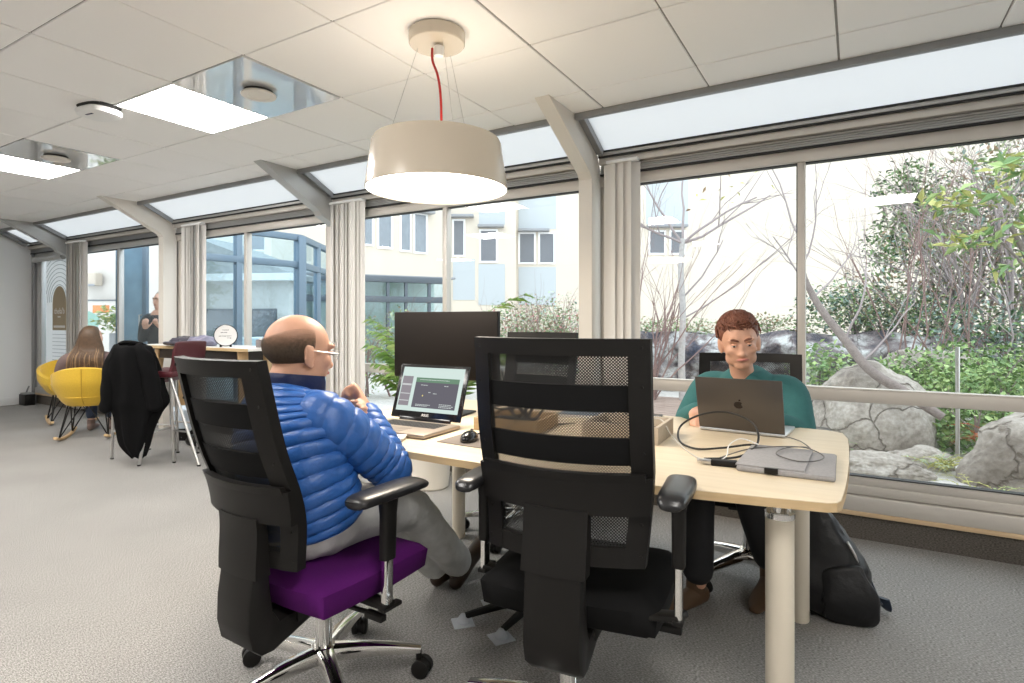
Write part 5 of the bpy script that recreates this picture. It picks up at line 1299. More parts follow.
bm_tube(b, [(0, -0.05, 0.52), (0, 0, 0.50)], [(0.12, 0.17), (0.10, 0.165)], 20, cap='round', ref=V(0, 0, 1))
for s in (-1, 1): bm_tube(b, [(s*0.09, 0.0, 0.505), (s*0.10, 0.36, 0.50), (s*0.095, 0.40, 0.44), (s*0.09, 0.40, 0.16)], [0.085, 0.066, 0.062, 0.05], 16, smooth=3, cap='round')
fuse('trousers', b, M['darkjeans'], 0.008, 3, wo)
for s in (-1, 1): obj('shoe', lambda b: shoe(b, (s*0.09, 0.36, 0.004), (s*0.10, 0.60, 0.004)), M['pinkshoe'], wo)

# ---------------- person in teal at the window side of the desk
M['teal'] = mat('teal_wool', (0.030, 0.125, 0.125), 0.92, noise_amt=0.12, noise_scale=50, bump=0.15, bump_scale=140)
M['trouser_black'] = mat('black_trousers', (0.010, 0.010, 0.012), 0.85)
M['hair_red'] = mat('auburn_hair', (0.15, 0.050, 0.026), 0.6, noise_amt=0.35, noise_scale=60, bump=0.5, bump_scale=120)
M['boot'] = mat('brown_suede_boot', (0.085, 0.045, 0.020), 0.7)
te = thing('person', 'person in a teal jumper seated by the window behind the dark grey laptop', 'person', (-0.43, 2.80, 0), radians(172))
b = bmesh.new()
TH = Matrix.Translation((0.0, 0.10, 1.075)) @ Matrix.Rotation(radians(24), 4, 'Z') @ Matrix.Rotation(radians(-10), 4, 'X') @ Matrix.Rotation(radians(6), 4, 'Y')
head_parts(b, TH, 1.0, jaw=0.95)
bm_tube(b, [TH @ V(0, -0.015, -0.04), TH @ V(0, -0.03, -0.11), (0, 0.01, 0.86)], [(0.052, 0.055), (0.050, 0.054), (0.052, 0.056)], 18, smooth=3)
bm_tube(b, [(0, 0.0, 0.86), (0, -0.03, 0.78), (0, -0.07, 0.62), (0, -0.06, 0.52)], [(0.06, 0.09), (0.09, 0.13), (0.10, 0.14), (0.11, 0.15)], 20, smooth=3, cap='round', ref=V(0, 1, 0))
tarm = {}
for s in (-1, 1):
    tarm[s] = [(s*0.185, -0.02, 0.855), (s*0.235, 0.08, 0.70), (s*0.12, 0.275, 0.775)]
    bm_tube(b, tarm[s], [0.045, 0.036, 0.026], 12, cap='round')
    hand_parts(b, tarm[s][2], (-s*0.35, 0.8, -0.08), (0, 0.1, -1), s=-s*-1, curl=0.3, size=0.95)
for s, pts in ((1, [(0.09, -0.05, 0.53), (0.08, 0.32, 0.50), (0.07, 0.40, 0.10)]), (-1, [(-0.09, -0.05, 0.53), (-0.11, 0.26, 0.50), (-0.12, 0.08, 0.12)])):
    bm_tube(b, pts, [0.07, 0.05, 0.035], 14, cap='round')
fuse('body', b, M['skin'], 0.006, 5, te)
def thair(b):
    bm_ball(b, (0, 0, 0), 1.0, u=32, v=22)
    for v in b.verts:
        p = v.co.copy(); n = noise.noise(p*4)*0.06+noise.noise(p*9)*0.03
        q = V(p.x*0.086, -0.022+p.y*0.100, 0.034+p.z*0.090)*1.0
        # keep hair off the face
        if p.y > 0.25 and p.z < 0.45: q.y = min(q.y, 0.02+0.05*(p.z+0.2)); q.x *= 0.98
        if p.z < -0.3 and p.y < 0.2: q.z = -0.01-0.05*(-p.z-0.3)
        q *= (1+n); v.co = TH @ q
th_ = obj('hair', thair, M['hair_red'], te, ang=80)
def tstrands(b):
    rnd = random.Random(6)
    for k in range(230):
        a = rnd.uniform(0, 2*pi); e0 = rnd.uniform(0.25, 1.45)
        if sin(a) > 0.1 and e0 < 0.75: e0 = rnd.uniform(0.8, 1.45)
        pts = []
        for j in range(5):
            e = e0-0.13*j; aa = a+0.10*j*(1 if rnd.random() > 0.3 else -1); q = 1.0+0.05*rnd.random()
            pts.append(TH @ V(cos(aa)*cos(e)*0.089*q, -0.022+sin(aa)*cos(e)*0.103*q, 0.034+sin(e)*0.095*q))
        bm_tube(b, pts, [0.003, 0.005, 0.005, 0.004, 0.0015], 5, smooth=2)
obj('hair_locks', tstrands, M['hair_red'], th_, ang=80)
face_bits(TH, te, M['hair_red'])
b = bmesh.new()
bm_tube(b, [(0, -0.06, 0.50), (0, -0.075, 0.62), (0, -0.05, 0.75), (0, -0.015, 0.85), (0, 0.0, 0.905), (0, 0.012, 0.945)], [(0.13, 0.18), (0.125, 0.175), (0.125, 0.18), (0.115, 0.185), (0.088, 0.125), (0.066, 0.070)], 30, smooth=4, cap='flat', ref=V(0, 1, 0))
for s in (-1, 1):
    q = tarm[s]; bm_tube(b, [(s*0.13, -0.02, 0.86), (s*0.185, -0.015, 0.845), (s*0.225, 0.04, 0.76), (s*0.240, 0.085, 0.70), (s*0.19, 0.17, 0.735), (s*0.13, 0.262, 0.773)], [0.068, 0.07, 0.062, 0.058, 0.05, 0.038], 18, smooth=4, cap='round')
fuse('jumper', b, M['teal'], 0.008, 4, te)
b = bmesh.new()
bm_tube(b, [(0, -0.07, 0.56), (0, -0.02, 0.52)], [(0.12, 0.175), (0.11, 0.17)], 20, cap='round', ref=V(0, 0, 1))
bm_tube(b, [(0.09, -0.05, 0.53), (0.08, 0.30, 0.515), (0.08, 0.36, 0.45), (0.07, 0.40, 0.15)], [0.088, 0.07, 0.064, 0.062], 16, smooth=3, cap='round')
bm_tube(b, [(-0.09, -0.05, 0.53), (-0.11, 0.26, 0.515), (-0.11, 0.30, 0.44), (-0.12, 0.10, 0.16)], [0.088, 0.07, 0.064, 0.062], 16, smooth=3, cap='round')
fuse('trousers', b, M['trouser_black'], 0.008, 3, te)
obj('boot', lambda b: shoe(b, (0.07, 0.37, 0.004), (0.15, 0.60, 0.004)), M['boot'], te)
obj('boot', lambda b: shoe(b, (-0.12, 0.06, 0.004), (-0.13, 0.28, 0.004)), M['boot'], te)
# ------------------------------------------------------------------ the courtyard outside
M['gravel'] = mat('pale_gravel', (0.60, 0.575, 0.54), 0.95, noise_amt=0.35, noise_scale=24, bump=0.6, bump_scale=60)
M['facade'] = mat('cream_render', (0.66, 0.595, 0.505), 0.9, noise_amt=0.03, noise_scale=1.5)
M['facade_white'] = mat('white_render', (0.64, 0.61, 0.57), 0.9)
M['spandrel'] = mat('pale_blue_cladding', (0.47, 0.51, 0.535), 0.7)
M['cap'] = mat('grey_zinc_cap', (0.30, 0.31, 0.33), 0.6)
M['winframe'] = mat('white_window_frame', (0.85, 0.85, 0.85), 0.5)
M['winglass'] = mat('dark_reflective_window', (0.20, 0.235, 0.27), 0.12, 0.0, 0.8, noise_amt=0.25, noise_scale=6)
M['winshade'] = mat('grey_slatted_window', (0.17, 0.18, 0.20), 0.6, noise_amt=0.55, noise_scale=30)
M['bluesteel'] = mat('blue_grey_steel', (0.15, 0.215, 0.28), 0.4, 0.2)
M['darksteel'] = mat('dark_grey_steel', (0.10, 0.12, 0.14), 0.5, 0.2)
M['blueglass'] = glass_mat('blue_tinted_glass', (0.80, 0.90, 0.95), 0.10)
M['roofgrey'] = mat('grey_gravel_roof', (0.30, 0.32, 0.32), 0.95, noise_amt=0.5, noise_scale=18)
M['deck'] = wood_mat('weathered_deck', (0.22, 0.15, 0.12), (0.40, 0.31, 0.26), (2, 16, 16), 0.8)
M['rock'] = rock_mat('pale_granite', (0.27, 0.235, 0.205), (0.44, 0.40, 0.355), (0.52, 0.48, 0.435), 2.2)
M['rockwall'] = rock_mat('dark_wet_rock', (0.075, 0.075, 0.095), (0.22, 0.19, 0.195), (0.66, 0.68, 0.68), 3.6)
M['bark'] = mat('grey_brown_bark', (0.24, 0.20, 0.185), 0.9, noise_amt=0.4, noise_scale=30, bump=0.4, bump_scale=40)
M['bark_pale'] = mat('pale_bark', (0.50, 0.48, 0.47), 0.9, noise_amt=0.3, noise_scale=25)
M['twig'] = mat('reddish_twig', (0.27, 0.18, 0.165), 0.9)
M['twig_grey'] = mat('grey_twig', (0.36, 0.31, 0.31), 0.9)
LEAF = {k: mat(k, c, 0.5) for k, c in dict(ivy_green=(0.14, 0.25, 0.08), ivy_light=(0.27, 0.40, 0.14), ivy_dark=(0.035, 0.085, 0.035), laurel=(0.20, 0.33, 0.13), laurel_light=(0.38, 0.50, 0.20), olive=(0.26, 0.28, 0.14), dry_leaf=(0.36, 0.25, 0.15), blue_green=(0.22, 0.32, 0.28), pink_bloom=(0.55, 0.22, 0.22), pale_leaf=(0.42, 0.50, 0.34), fern=(0.48, 0.47, 0.16), rust=(0.40, 0.10, 0.03)).items()}
def lm(*n): return [LEAF[k] for k in n]

struct(obj('ground', lambda b: bm_box(b, (-40, 3.72, -0.20), (30, 45, -0.02)), M['gravel']))

# the facades across the court: root turned so that its front is flat to local y
ROT = radians(30.77)
def cw(xc, zc): return (cos(ROT)*xc-sin(ROT)*zc, sin(ROT)*xc+cos(ROT)*zc, 0)
def facade(label, p0, p1, ztop, wins, panels, caps, wall_m, depth=3.0, name='building'):
    """p0, p1: ends of the front (xc, zc); wins (s0, s1, z0, z1, kind) along it"""
    a, e = V(*cw(*p0)), V(*cw(*p1)); d = e-a; L = d.length
    t = thing(name, label, 'building', tuple(a), atan2(d.y, d.x))
    obj('wall', lambda b: bm_box(b, (0, 0, -0.02), (L, depth, ztop)), wall_m, t)
    for (s0, s1, z0, z1, kind) in wins:
        w = obj('window', lambda b: (bm_box(b, (s0-0.07, -0.05, z0-0.07), (s0, 0.0, z1+0.07)), bm_box(b, (s1, -0.05, z0-0.07), (s1+0.07, 0.0, z1+0.07)), bm_box(b, (s0, -0.05, z1), (s1, 0.0, z1+0.07)), bm_box(b, (s0, -0.06, z0-0.07), (s1, 0.0, z0))), M['winframe'], t)
        obj('pane', lambda b: bm_box(b, (s0, -0.025, z0), (s1, -0.015, z1)), M['winshade'] if kind else M['winglass'], w)
    for (s0, s1, z0, z1) in panels: obj('cladding_panel', lambda b: bm_box(b, (s0, -0.02, z0), (s1, 0.0, z1)), M['spandrel'], t)
    for (s0, s1, z) in caps: obj('window_cap', lambda b: bm_box(b, (s0, -0.35, z), (s1, 0.0, z+0.10), 0.02), M['cap'], t)
    return t
k23 = 23/578.4
def Z23(y, zc=23.0): return 1.16+(321.4-y)*zc/578.4
x0 = 0.14
def s23(px): return (px-512)*k23-x0
facade('wide cream building across the court with paired grey windows, behind the trees', (x0, 23), (26, 23), 12.0,
       [(s23(520), s23(534), Z23(262.5), Z23(234), 1), (s23(540), s23(553.4), Z23(262.5), Z23(234), 1), (s23(650), s23(664), Z23(253), Z23(232), 1), (s23(671), s23(684), Z23(253), Z23(232), 1), (s23(648), s23(683), Z23(172), Z23(150), 0)],
       [(s23(518.5), s23(556), Z23(305), Z23(267)), (s23(518.5), s23(556), Z23(229), Z23(185)), (s23(646), s23(688), Z23(224), Z23(176))],
       [(s23(518), s23(549), Z23(232)), (s23(646), s23(686), Z23(228))], M['facade'])
k22 = 22.3/578.4
xm = (449-512)*k22
def s22(px): return (px-512)*k22-xm
def Z22(y): return Z23(y, 22.3)
facade('cream stepped bay with capped grey windows between the two larger facades', (xm, 22.3), ((516-512)*k22, 22.3), 12.0,
       [(s22(454), s22(463.5), Z22(255), Z22(221), 1), (s22(481), s22(496), Z22(261), Z22(231), 1)],
       [(s22(453), s22(475), Z22(300), Z22(259)), (s22(478.5), s22(505), Z22(305), Z22(264)), (s22(479), s22(505), Z22(225), Z22(200))],
       [(s22(446), s22(474), Z22(218)), (s22(478), s22(504), Z22(228))], M['facade'])
def wing(px):
    u = (px-512)/578.4; s = (u*20+5.19)/(.783-.622*u); return s, 20+.622*s
p0 = (-5.19-0.783*3, 20-0.622*3); p1s, p1z = wing(450)
ww = []
for (a, c, yt, yb) in ((364, 371.5, 216, 244), (378.5, 390.5, 214.5, 247), (401, 409.5, 213, 250), (414.5, 425.5, 215, 252)):
    sa, za = wing(a); sc, zc_ = wing(c); zm = (za+zc_)/2
    ww.append((sa+3, sc+3, Z23(yb, zm), Z23(yt, zm), 0))
sa, za = wing(412); sb, zb = wing(431)
facade('cream left wing across the court with tall blue-grey windows, above the glazed walkway', p0, (-5.19+.783*p1s, p1z), 12.0, ww, [], [(sa+3, sb+3, Z23(214, (za+zb)/2))], M['facade'], depth=0.8)
facade('white block far behind the blue glass pavilion', (-26, 24.5), (-5.6, 24.5), 12.0,
       [(14.8, 16.2, 4.2, 5.6, 0), (17.0, 18.4, 4.2, 5.6, 0), (11.5, 12.6, 4.2, 5.6, 0)], [], [], M['facade_white'])

# low annex seen through the pavilion
t = thing('annex', 'low white annex with a grey gravel roof, seen through the blue glass pavilion', 'building', cw(-6.6, 12.0), ROT-radians(8))
obj('wall', lambda b: bm_box(b, (-2.2, 0.0, -0.02), (2.1, 0.25, 2.0)), M['facade_white'], t)
obj('roof', lambda b: bm_prism(b, [(-2.4, 2.0), (2.3, 2.0), (2.3, 2.1), (-0.2, 3.0), (-2.4, 3.0)], 0, 2.0, 0, Matrix.Translation((0, 1.9, 0)) @ Matrix(((1, 0, 0, 0), (0, 0, -1, 0), (0, 1, 0, 0), (0, 0, 0, 1)))), M['roofgrey'], t)
obj('fascia', lambda b: bm_box(b, (-2.4, -0.3, 1.98), (2.3, 0.0, 2.12)), M['winframe'], t)
for (a, c) in ((-1.9, -1.2), (-0.9, 0.0), (0.25, 0.9), (1.3, 1.8)):
    w = obj('window', lambda b: (bm_box(b, (a-.05, -0.04, 0.3), (a, 0, 1.42)), bm_box(b, (c, -0.04, 0.3), (c+.05, 0, 1.42)), bm_box(b, (a, -0.04, 1.37), (c, 0, 1.42))), M['darksteel'], t)
    obj('pane', lambda b: bm_box(b, (a, -0.02, 0.3), (c, -0.01, 1.37)), M['winshade'], w)

# blue glass pavilion
t = thing('glass_pavilion', 'blue-grey steel and glass pavilion outside the windows behind the high table', 'pavilion', (-7.10, 5.77, 0))
PA, PB, PC = V(-0.18, -1.45, 0), V(0, 0, 0), V(-0.95, 1.45, 0)
def seg(a, c, f, z): p = a.lerp(c, f); return V(p.x, p.y, z)
for (a, c, fs) in ((PA, PB, (0.0, 0.36, 1.0)), (PB, PC, (0.5, 1.0))):
    for f in fs:
        q = seg(a, c, f, 0); wd = 0.13 if f in (1.0,) else 0.085
        obj('post', lambda b: bm_box(b, (q.x-wd/2, q.y-wd/2, -0.02), (q.x+wd/2, q.y+wd/2, 2.42), 0.004), M['bluesteel'], t)
    for z, h in ((2.40, 0.09), (2.0, 0.09), (0.06, 0.12)):
        obj('beam', lambda b: bm_beam(b, seg(a, c, 0, z), seg(a, c, 1, z), 0.09, h, 0.004), M['bluesteel'], t)
    obj('glazing', lambda b: bm_beam(b, seg(a, c, 0, 1.2), seg(a, c, 1, 1.2), 0.008, 2.3), M['blueglass'], t)
obj('inner_counter', lambda b: bm_box(b, (-1.6, -0.6, -0.02), (-0.9, 0.6, 0.9), 0.01), M['winframe'], t)

# blue framed door, the person behind it, the white side wall
t = thing('glass_door', 'tall blue glass door leaf outside, left of the window post', 'door', (-8.60, 4.19, 0), radians(30))
obj('door_frame', lambda b: (bm_box(b, (-0.22, -0.03, -0.02), (-0.17, 0.03, 2.35), 0.003), bm_box(b, (0.15, -0.03, -0.02), (0.21, 0.03, 2.35), 0.003), bm_box(b, (-0.17, -0.03, 2.26), (0.15, 0.03, 2.35), 0.003), bm_box(b, (-0.17, -0.03, -0.02), (0.15, 0.03, 0.1), 0.003)), M['bluesteel'], t)
obj('door_glass', lambda b: bm_box(b, (-0.17, -0.006, 0.1), (0.15, 0.006, 2.26)), mat('blue_reflective_glass', (0.22, 0.36, 0.48), 0.08, 0.0, 0.9, noise_amt=0.45, noise_scale=3), t)
obj('door_handle', lambda b: bm_tube(b, [(0.13, -0.01, 1.0), (0.13, -0.06, 1.0), (0.13, -0.06, 1.25), (0.13, -0.01, 1.25)], 0.010, 10), M['steel'], t)
t = thing('side_wall', 'white outbuilding wall with an air conditioner, beyond the far windows', 'building', (-11.75, 5.25, 0), radians(31))
obj('wall', lambda b: bm_box(b, (-1.6, 0.0, -0.02), (1.3, 0.2, 3.6)), M['facade_white'], t)
obj('wall_cap', lambda b: bm_box(b, (-1.7, -0.05, 3.6), (1.4, 0.25, 3.7)), M['cap'], t)
t2 = thing('air_conditioner', 'cream air conditioner unit on the white outbuilding wall', 'air conditioner', (-11.83, 5.05, 1.9), radians(31))
obj('casing', lambda b: bm_box(b, (-0.17, -0.10, -0.10), (0.17, 0.09, 0.13), 0.02), mat('cream_casing', (0.55, 0.48, 0.40), 0.5), t2)
obj('louvre', lambda b: bm_box(b, (-0.15, -0.104, -0.11), (0.15, -0.06, -0.07), 0.004), M['cap'], t2)
t2 = thing('picture', 'black-framed picture with orange and green shapes on the white outbuilding wall', 'picture', (-11.62, 5.16, 1.05), radians(31))
obj('picture_frame', lambda b: (bm_box(b, (-0.36, -0.02, -0.5), (-0.34, 0.03, 0.5)), bm_box(b, (0.28, -0.02, -0.5), (0.30, 0.03, 0.5)), bm_box(b, (-0.36, -0.02, 0.48), (0.30, 0.03, 0.5)), bm_box(b, (-0.36, -0.02, -0.5), (0.30, 0.03, -0.48))), M['darksteel'], t2)
obj('picture_sheet', lambda b: bm_box(b, (-0.34, 0.0, -0.48), (0.28, 0.02, 0.48)), M['facade_white'], t2)
obj('orange_shape', lambda b: bm_box(b, (-0.18, -0.003, 0.26), (0.12, 0.0, 0.40), 0.002), mat('orange_paint', (0.62, 0.24, 0.08), 0.7), t2)
obj('green_shape', lambda b: bm_prism(b, [(-0.34, -0.2), (-0.1, -0.1), (-0.05, 0.2), (-0.25, 0.3), (-0.33, 0.2)], 0, 0.003, 0, Matrix(((1, 0, 0, 0), (0, 0, -1, 0), (0, 1, 0, 0), (0, 0, 0, 1)))), mat('dusty_green_paint', (0.25, 0.42, 0.36), 0.7), t2)
t = thing('planter', 'grey square planter with a leafy plant outside, behind the woman\'s head', 'planter', (-9.80, 4.62, 0), radians(30))
obj('planter_box', lambda b: (bm_box(b, (-0.12, -0.12, -0.02), (0.12, 0.12, 0.98), 0.01)), mat('light_grey_planter', (0.42, 0.43, 0.45), 0.6), t)
rg = random.Random(3)
obj('plant_leaves', lambda b: leafcloud(b, [((0, 0, 1.14), (0.17, 0.15, 0.20)), ((-0.22, 0.0, 1.18), (0.20, 0.15, 0.22))], 240, 0.10, 0.5, 3, 0.3, rg), lm('laurel', 'laurel_light', 'fern'), t, flat=True)
# passer-by outside
pp = thing('person', 'person in a dark jacket standing outside, seen through the gap left of the window post', 'person', (-7.56, 4.02, 0), radians(-60))
b = bmesh.new(); PH = Matrix.Translation((0, 0.02, 1.43)) @ Matrix.Rotation(radians(175), 4, 'Z') @ Matrix.Rotation(radians(-6), 4, 'X')
PH = Matrix.Translation((0, 0.0, 1.43)) @ Matrix.Rotation(radians(-110), 4, 'Z')
head_parts(b, PH); bm_tube(b, [PH @ V(0, -0.015, -0.04), PH @ V(0, -0.03, -0.12), (0, 0, 1.22)], [0.052, 0.054, 0.09], 16)
bm_tube(b, [(0, 0, 1.24), (0, 0, 1.1), (0, 0, 0.85), (0, 0, 0.75)], [(0.09, 0.13), (0.11, 0.17), (0.10, 0.14), (0.11, 0.16)], 20, smooth=3, cap='round', ref=V(1, 0, 0))
for s in (-1, 1):
    bm_tube(b, [(0.02, s*0.17, 1.19), (0.02, s*0.22, 0.93), (0.16, s*0.10, 1.08)], [0.042, 0.035, 0.026], 12, cap='round'); hand_parts(b, (0.16, s*0.10, 1.08), (0.5, -s*0.3, 0.5), (-0.3, 0, 0.6), s=s, curl=0.6, size=0.95)
    bm_tube(b, [(0, s*0.09, 0.80), (0.01, s*0.10, 0.45), (0, s*0.10, 0.06)], [0.085, 0.06, 0.045], 14, cap='round'); bm_ball(b, (0.05, s*0.10, 0.04), (0.12, 0.045, 0.045))
fuse('body', b, M['skin_pale'], 0.008, 4, pp)
face_bits(PH, pp, M['hair_grey'])
def phair(b):
    bm_ball(b, (0, 0, 0), 1.0, u=24, v=16)
    for v in b.verts:
        p = v.co.copy(); q = V(p.x*0.084, -0.026+p.y*0.100, 0.034+p.z*0.086)
        if p.y > 0.25 and p.z < 0.5: q.y = min(q.y, 0.03)
        if p.z < -0.3: q.z = -0.01-0.05*(-p.z-0.3)
        v.co = PH @ q
obj('hair', phair, mat('fair_grey_hair', (0.35, 0.30, 0.25), 0.7), pp, ang=80)
b = bmesh.new(); bm_tube(b, [(0, 0, 0.72), (0, 0, 0.9), (0, 0, 1.1), (0, 0, 1.22), (0, 0, 1.27)], [(0.125, 0.175), (0.115, 0.16), (0.125, 0.185), (0.10, 0.15), (0.065, 0.07)], 24, smooth=4, cap='round', ref=V(1, 0, 0))
for s in (-1, 1): bm_tube(b, [(0.01, s*0.14, 1.20), (0.02, s*0.19, 1.14), (0.02, s*0.225, 0.94), (0.14, s*0.11, 1.06)], [0.065, 0.065, 0.056, 0.042], 16, smooth=4, cap='round')
fuse('jacket', b, mat('charcoal_jacket', (0.05, 0.06, 0.07), 0.8), 0.01, 3, pp)
b = bmesh.new()
for s in (-1, 1): bm_tube(b, [(0, s*0.09, 0.80), (0.01, s*0.10, 0.45), (0, s*0.10, 0.09)], [0.105, 0.08, 0.07], 16, smooth=3, cap='round')
fuse('trousers', b, M['darkjeans'], 0.012, 2, pp)

# glazed walkway
t = thing('glazed_walkway', 'dark steel glazed walkway outside, behind the palm and the monitor', 'walkway', cw(-3.4, 13.0), ROT+radians(28))
obj('beam', lambda b: bm_box(b, (-1.2, -0.06, 2.06), (2.15, 0.10, 2.20), 0.01), M['darksteel'], t)
obj('beam', lambda b: bm_box(b, (-1.2, -0.06, 1.60), (2.05, 0.08, 1.74), 0.01), M['darksteel'], t)
obj('roof', lambda b: bm_box(b, (-1.2, 0.0, 2.18), (2.3, 1.6, 2.23), 0.01), M['cap'], t)
for x in (-0.9, -0.02, 0.62, 1.05, 1.62, 2.05): obj('post', lambda b: bm_box(b, (x-0.035, -0.03, -0.02), (x+0.035, 0.04, 2.08), 0.004), M['darksteel'], t)
obj('glazing', lambda b: bm_box(b, (-1.2, 0.005, 0.0), (2.05, 0.012, 2.06)), M['blueglass'], t)
obj('back_wall', lambda b: bm_box(b, (-1.2, 1.5, 0.0), (2.3, 1.6, 2.18)), mat('pale_green_wall', (0.62, 0.66, 0.55), 0.8, noise_amt=0.2, noise_scale=4), t)

# deck
t = thing('deck', 'weathered wooden deck outside, in front of the rock wall', 'deck', (-2.6, 7.6, -0.02))
obj('deck_boards', lambda b: [bm_box(b, (-1.8, -0.95+k*0.14, 0.03), (1.35, -0.95+k*0.14+0.13, 0.055), 0.003) for k in range(14)], M['deck'], t)
obj('joists', lambda b: [bm_box(b, (x, -0.95, 0.0), (x+0.06, 1.0, 0.03)) for x in (-1.7, -0.7, 0.3, 1.2)], M['deck'], t)

# rocks
def boulder(label, c, r, seed, m='rock', amp=0.16):
    def f(b):
        bmesh.ops.create_icosphere(b, subdivisions=6, radius=1.0)
        for v in b.verts:
            p = v.co.copy(); n = noise.noise(p*1.3+V(seed, 0, 0))*amp*1.6+noise.noise(p*3.1+V(0, seed, 0))*amp*0.55+abs(noise.noise(p*6+V(seed, seed, 0)))*-amp*0.45+noise.noise(p*14)*amp*0.12-0.5*amp*max(0, 0.25-abs(noise.noise(p*1.9+V(seed*2, 0, seed))))
            q = p*(1+n); v.co = V(q.x*r[0], q.y*r[1], q.z*r[2])
        for v in b.verts: v.co.z = max(v.co.z, -c[2]-0.05)
    o = obj('boulder', f, M[m], loc=c, ang=60); return tag(o, label, 'rock')
boulder('large pale domed boulder outside, left of the ivy under the leaning trunk', (0.10, 6.45, 0.18), (0.52, 0.44, 0.58), 1.0, amp=0.09)
boulder('big pale boulder outside at the right picture edge, just beyond the glass', (1.40, 5.46, 0.05), (0.74, 0.42, 0.52), 5.2, amp=0.10)
boulder('low flat stone in front of the domed boulder outside', (0.12, 5.35, -0.02), (0.36, 0.18, 0.15), 8.1)
boulder('rough stone between the domed boulder and the ivy outside', (0.46, 5.75, -0.02), (0.24, 0.18, 0.16), 3.3)
boulder('pale stone half under the ivy bank, behind the leaning trunk', (0.75, 8.3, 0.55), (0.5, 0.3, 0.28), 6.4)
boulder('small rock beside the deck outside, left of the rock wall', (-3.3, 9.0, 0.2), (0.5, 0.35, 0.45), 2.2)
def rwall(b):
    nx, nz = 90, 26; g = {}
    for i in range(nx+1):
        for k in range(nz+1):
            x = -3.6+5.4*i/nx; z = -0.05+1.02*k/nz; s = sin(pi*min(1, k/nz*0.6+0.0))
            y = 9.75+0.25*k/nz+noise.noise(V(x*1.3, z*2, 3))*0.28+noise.noise(V(x*4, z*5, 7))*0.10-0.25*exp(-((k/nz-0.75)/0.22)**2)
            g[i, k] = b.verts.new((x, y, z+noise.noise(V(x*1.6, 5, 0))*0.12*(k/nz)))
    for i in range(nx):
        for k in range(nz): b.faces.new((g[i, k], g[i+1, k], g[i+1, k+1], g[i, k+1]))
    r = [g[i, nz] for i in range(nx+1)]; r2 = [b.verts.new((v.co.x, 11.0, v.co.z)) for v in r]
    for i in range(nx): b.faces.new((r[i], r[i+1], r2[i+1], r2[i]))
rw = tag(obj('rock_wall', rwall, M['rockwall'], ang=60), 'dark weathered rock wall with pale streaks behind the person in teal', 'wall'); rw['kind'] = 'thing'

# planting, each bush a thing
def bush(name, label, cells, n, size, mats, aspect=0.5, seed=1, up=0.3, stems=0, stem_m='bark', cat='bush', base=None):
    c0 = base or (cells[0][0][0], cells[0][0][1], 0.0)
    t = thing(name, label, cat, c0); rr = random.Random(seed); o0 = V(*c0)
    cl = [(tuple(V(*c)-o0), r) for c, r in cells]
    obj('leaves', lambda b: leafcloud(b, cl, n, size, aspect, len(mats), up, rr), lm(*mats), t, flat=True)
    def st(b):
        for c, r in cl:
            for _ in range(max(1, stems)):
                p = V(c[0]+rr.uniform(-.5, .5)*r[0], c[1]+rr.uniform(-.5, .5)*r[1], max(-0.02, c[2]-r[2]))
                branch(b, p, V(rr.gauss(0, .3), rr.gauss(0, .3), 1), r[2]*1.2, 0.012+0.006*r[2], 2, rr, None, 0.1, 0.5, 3, (2, 3))
    obj('stems', st, M[stem_m], t)
    return t
bush('ivy', 'bright green ivy bank outside, right of the domed boulder', [((1.05, 6.9, 0.30), (0.62, 0.5, 0.52)), ((1.9, 7.0, 0.35), (0.7, 0.5, 0.55)), ((1.0, 7.7, 0.52), (0.9, 0.5, 0.42)), ((2.1, 7.9, 0.6), (0.9, 0.6, 0.45)), ((0.68, 6.6, 0.18), (0.3, 0.3, 0.36)), ((1.0, 6.35, 0.12), (0.45, 0.22, 0.34))], 13000, 0.055, ('ivy_green', 'ivy_light', 'laurel', 'ivy_light', 'laurel_light'), 0.75, 4)
bush('shrub', 'low leafy green shrub behind the domed boulder and the leaning trunk', [((-0.35, 7.9, 0.55), (0.42, 0.35, 0.38)), ((0.15, 7.6, 0.45), (0.35, 0.3, 0.3))], 1100, 0.075, ('laurel_light', 'pale_leaf', 'laurel'), 0.6, 9)
bush('shrub', 'dark bluish-green shrub behind the window mullion, above the rock wall', [((-0.2, 10.4, 1.35), (0.75, 0.5, 0.45)), ((0.7, 10.2, 1.2), (0.7, 0.5, 0.4))], 2600, 0.07, ('blue_green', 'ivy_dark', 'laurel', 'olive'), 0.55, 12)
bush('hedge', 'low clipped ivy hedge along the top of the rock wall', [((-2.6, 10.3, 1.02), (0.9, 0.4, 0.22)), ((-1.2, 10.3, 1.08), (0.9, 0.4, 0.20)), ((-3.6, 10.2, 1.0), (0.7, 0.4, 0.3))], 2600, 0.06, ('laurel', 'olive', 'dry_leaf', 'pale_leaf'), 0.6, 13, cat='hedge')
bush('hedge', 'tall tangled hedge with bare twigs and pale leaves at the back right of the court', [((0.2, 11.0, 1.2), (0.7, 0.5, 0.9)), ((0.85, 11.0, 1.8), (0.7, 0.5, 1.3)), ((1.5, 11.0, 2.3), (0.7, 0.5, 1.7)), ((2.2, 11.2, 2.6), (0.8, 0.5, 2.1)), ((3.1, 11.2, 2.6), (0.8, 0.5, 2.0))], 9000, 0.095, ('pale_leaf', 'olive', 'laurel', 'blue_green', 'dry_leaf'), 0.5, 14, stems=14, stem_m='twig_grey', cat='hedge')
bush('shrub', 'grey-green bush in front of the tangled hedge, above the ivy bank', [((1.5, 9.2, 0.95), (0.8, 0.5, 0.45)), ((2.5, 9.3, 1.0), (0.9, 0.5, 0.45))], 1900, 0.08, ('blue_green', 'ivy_green', 'ivy_dark'), 0.5, 15, stems=6, stem_m='twig')
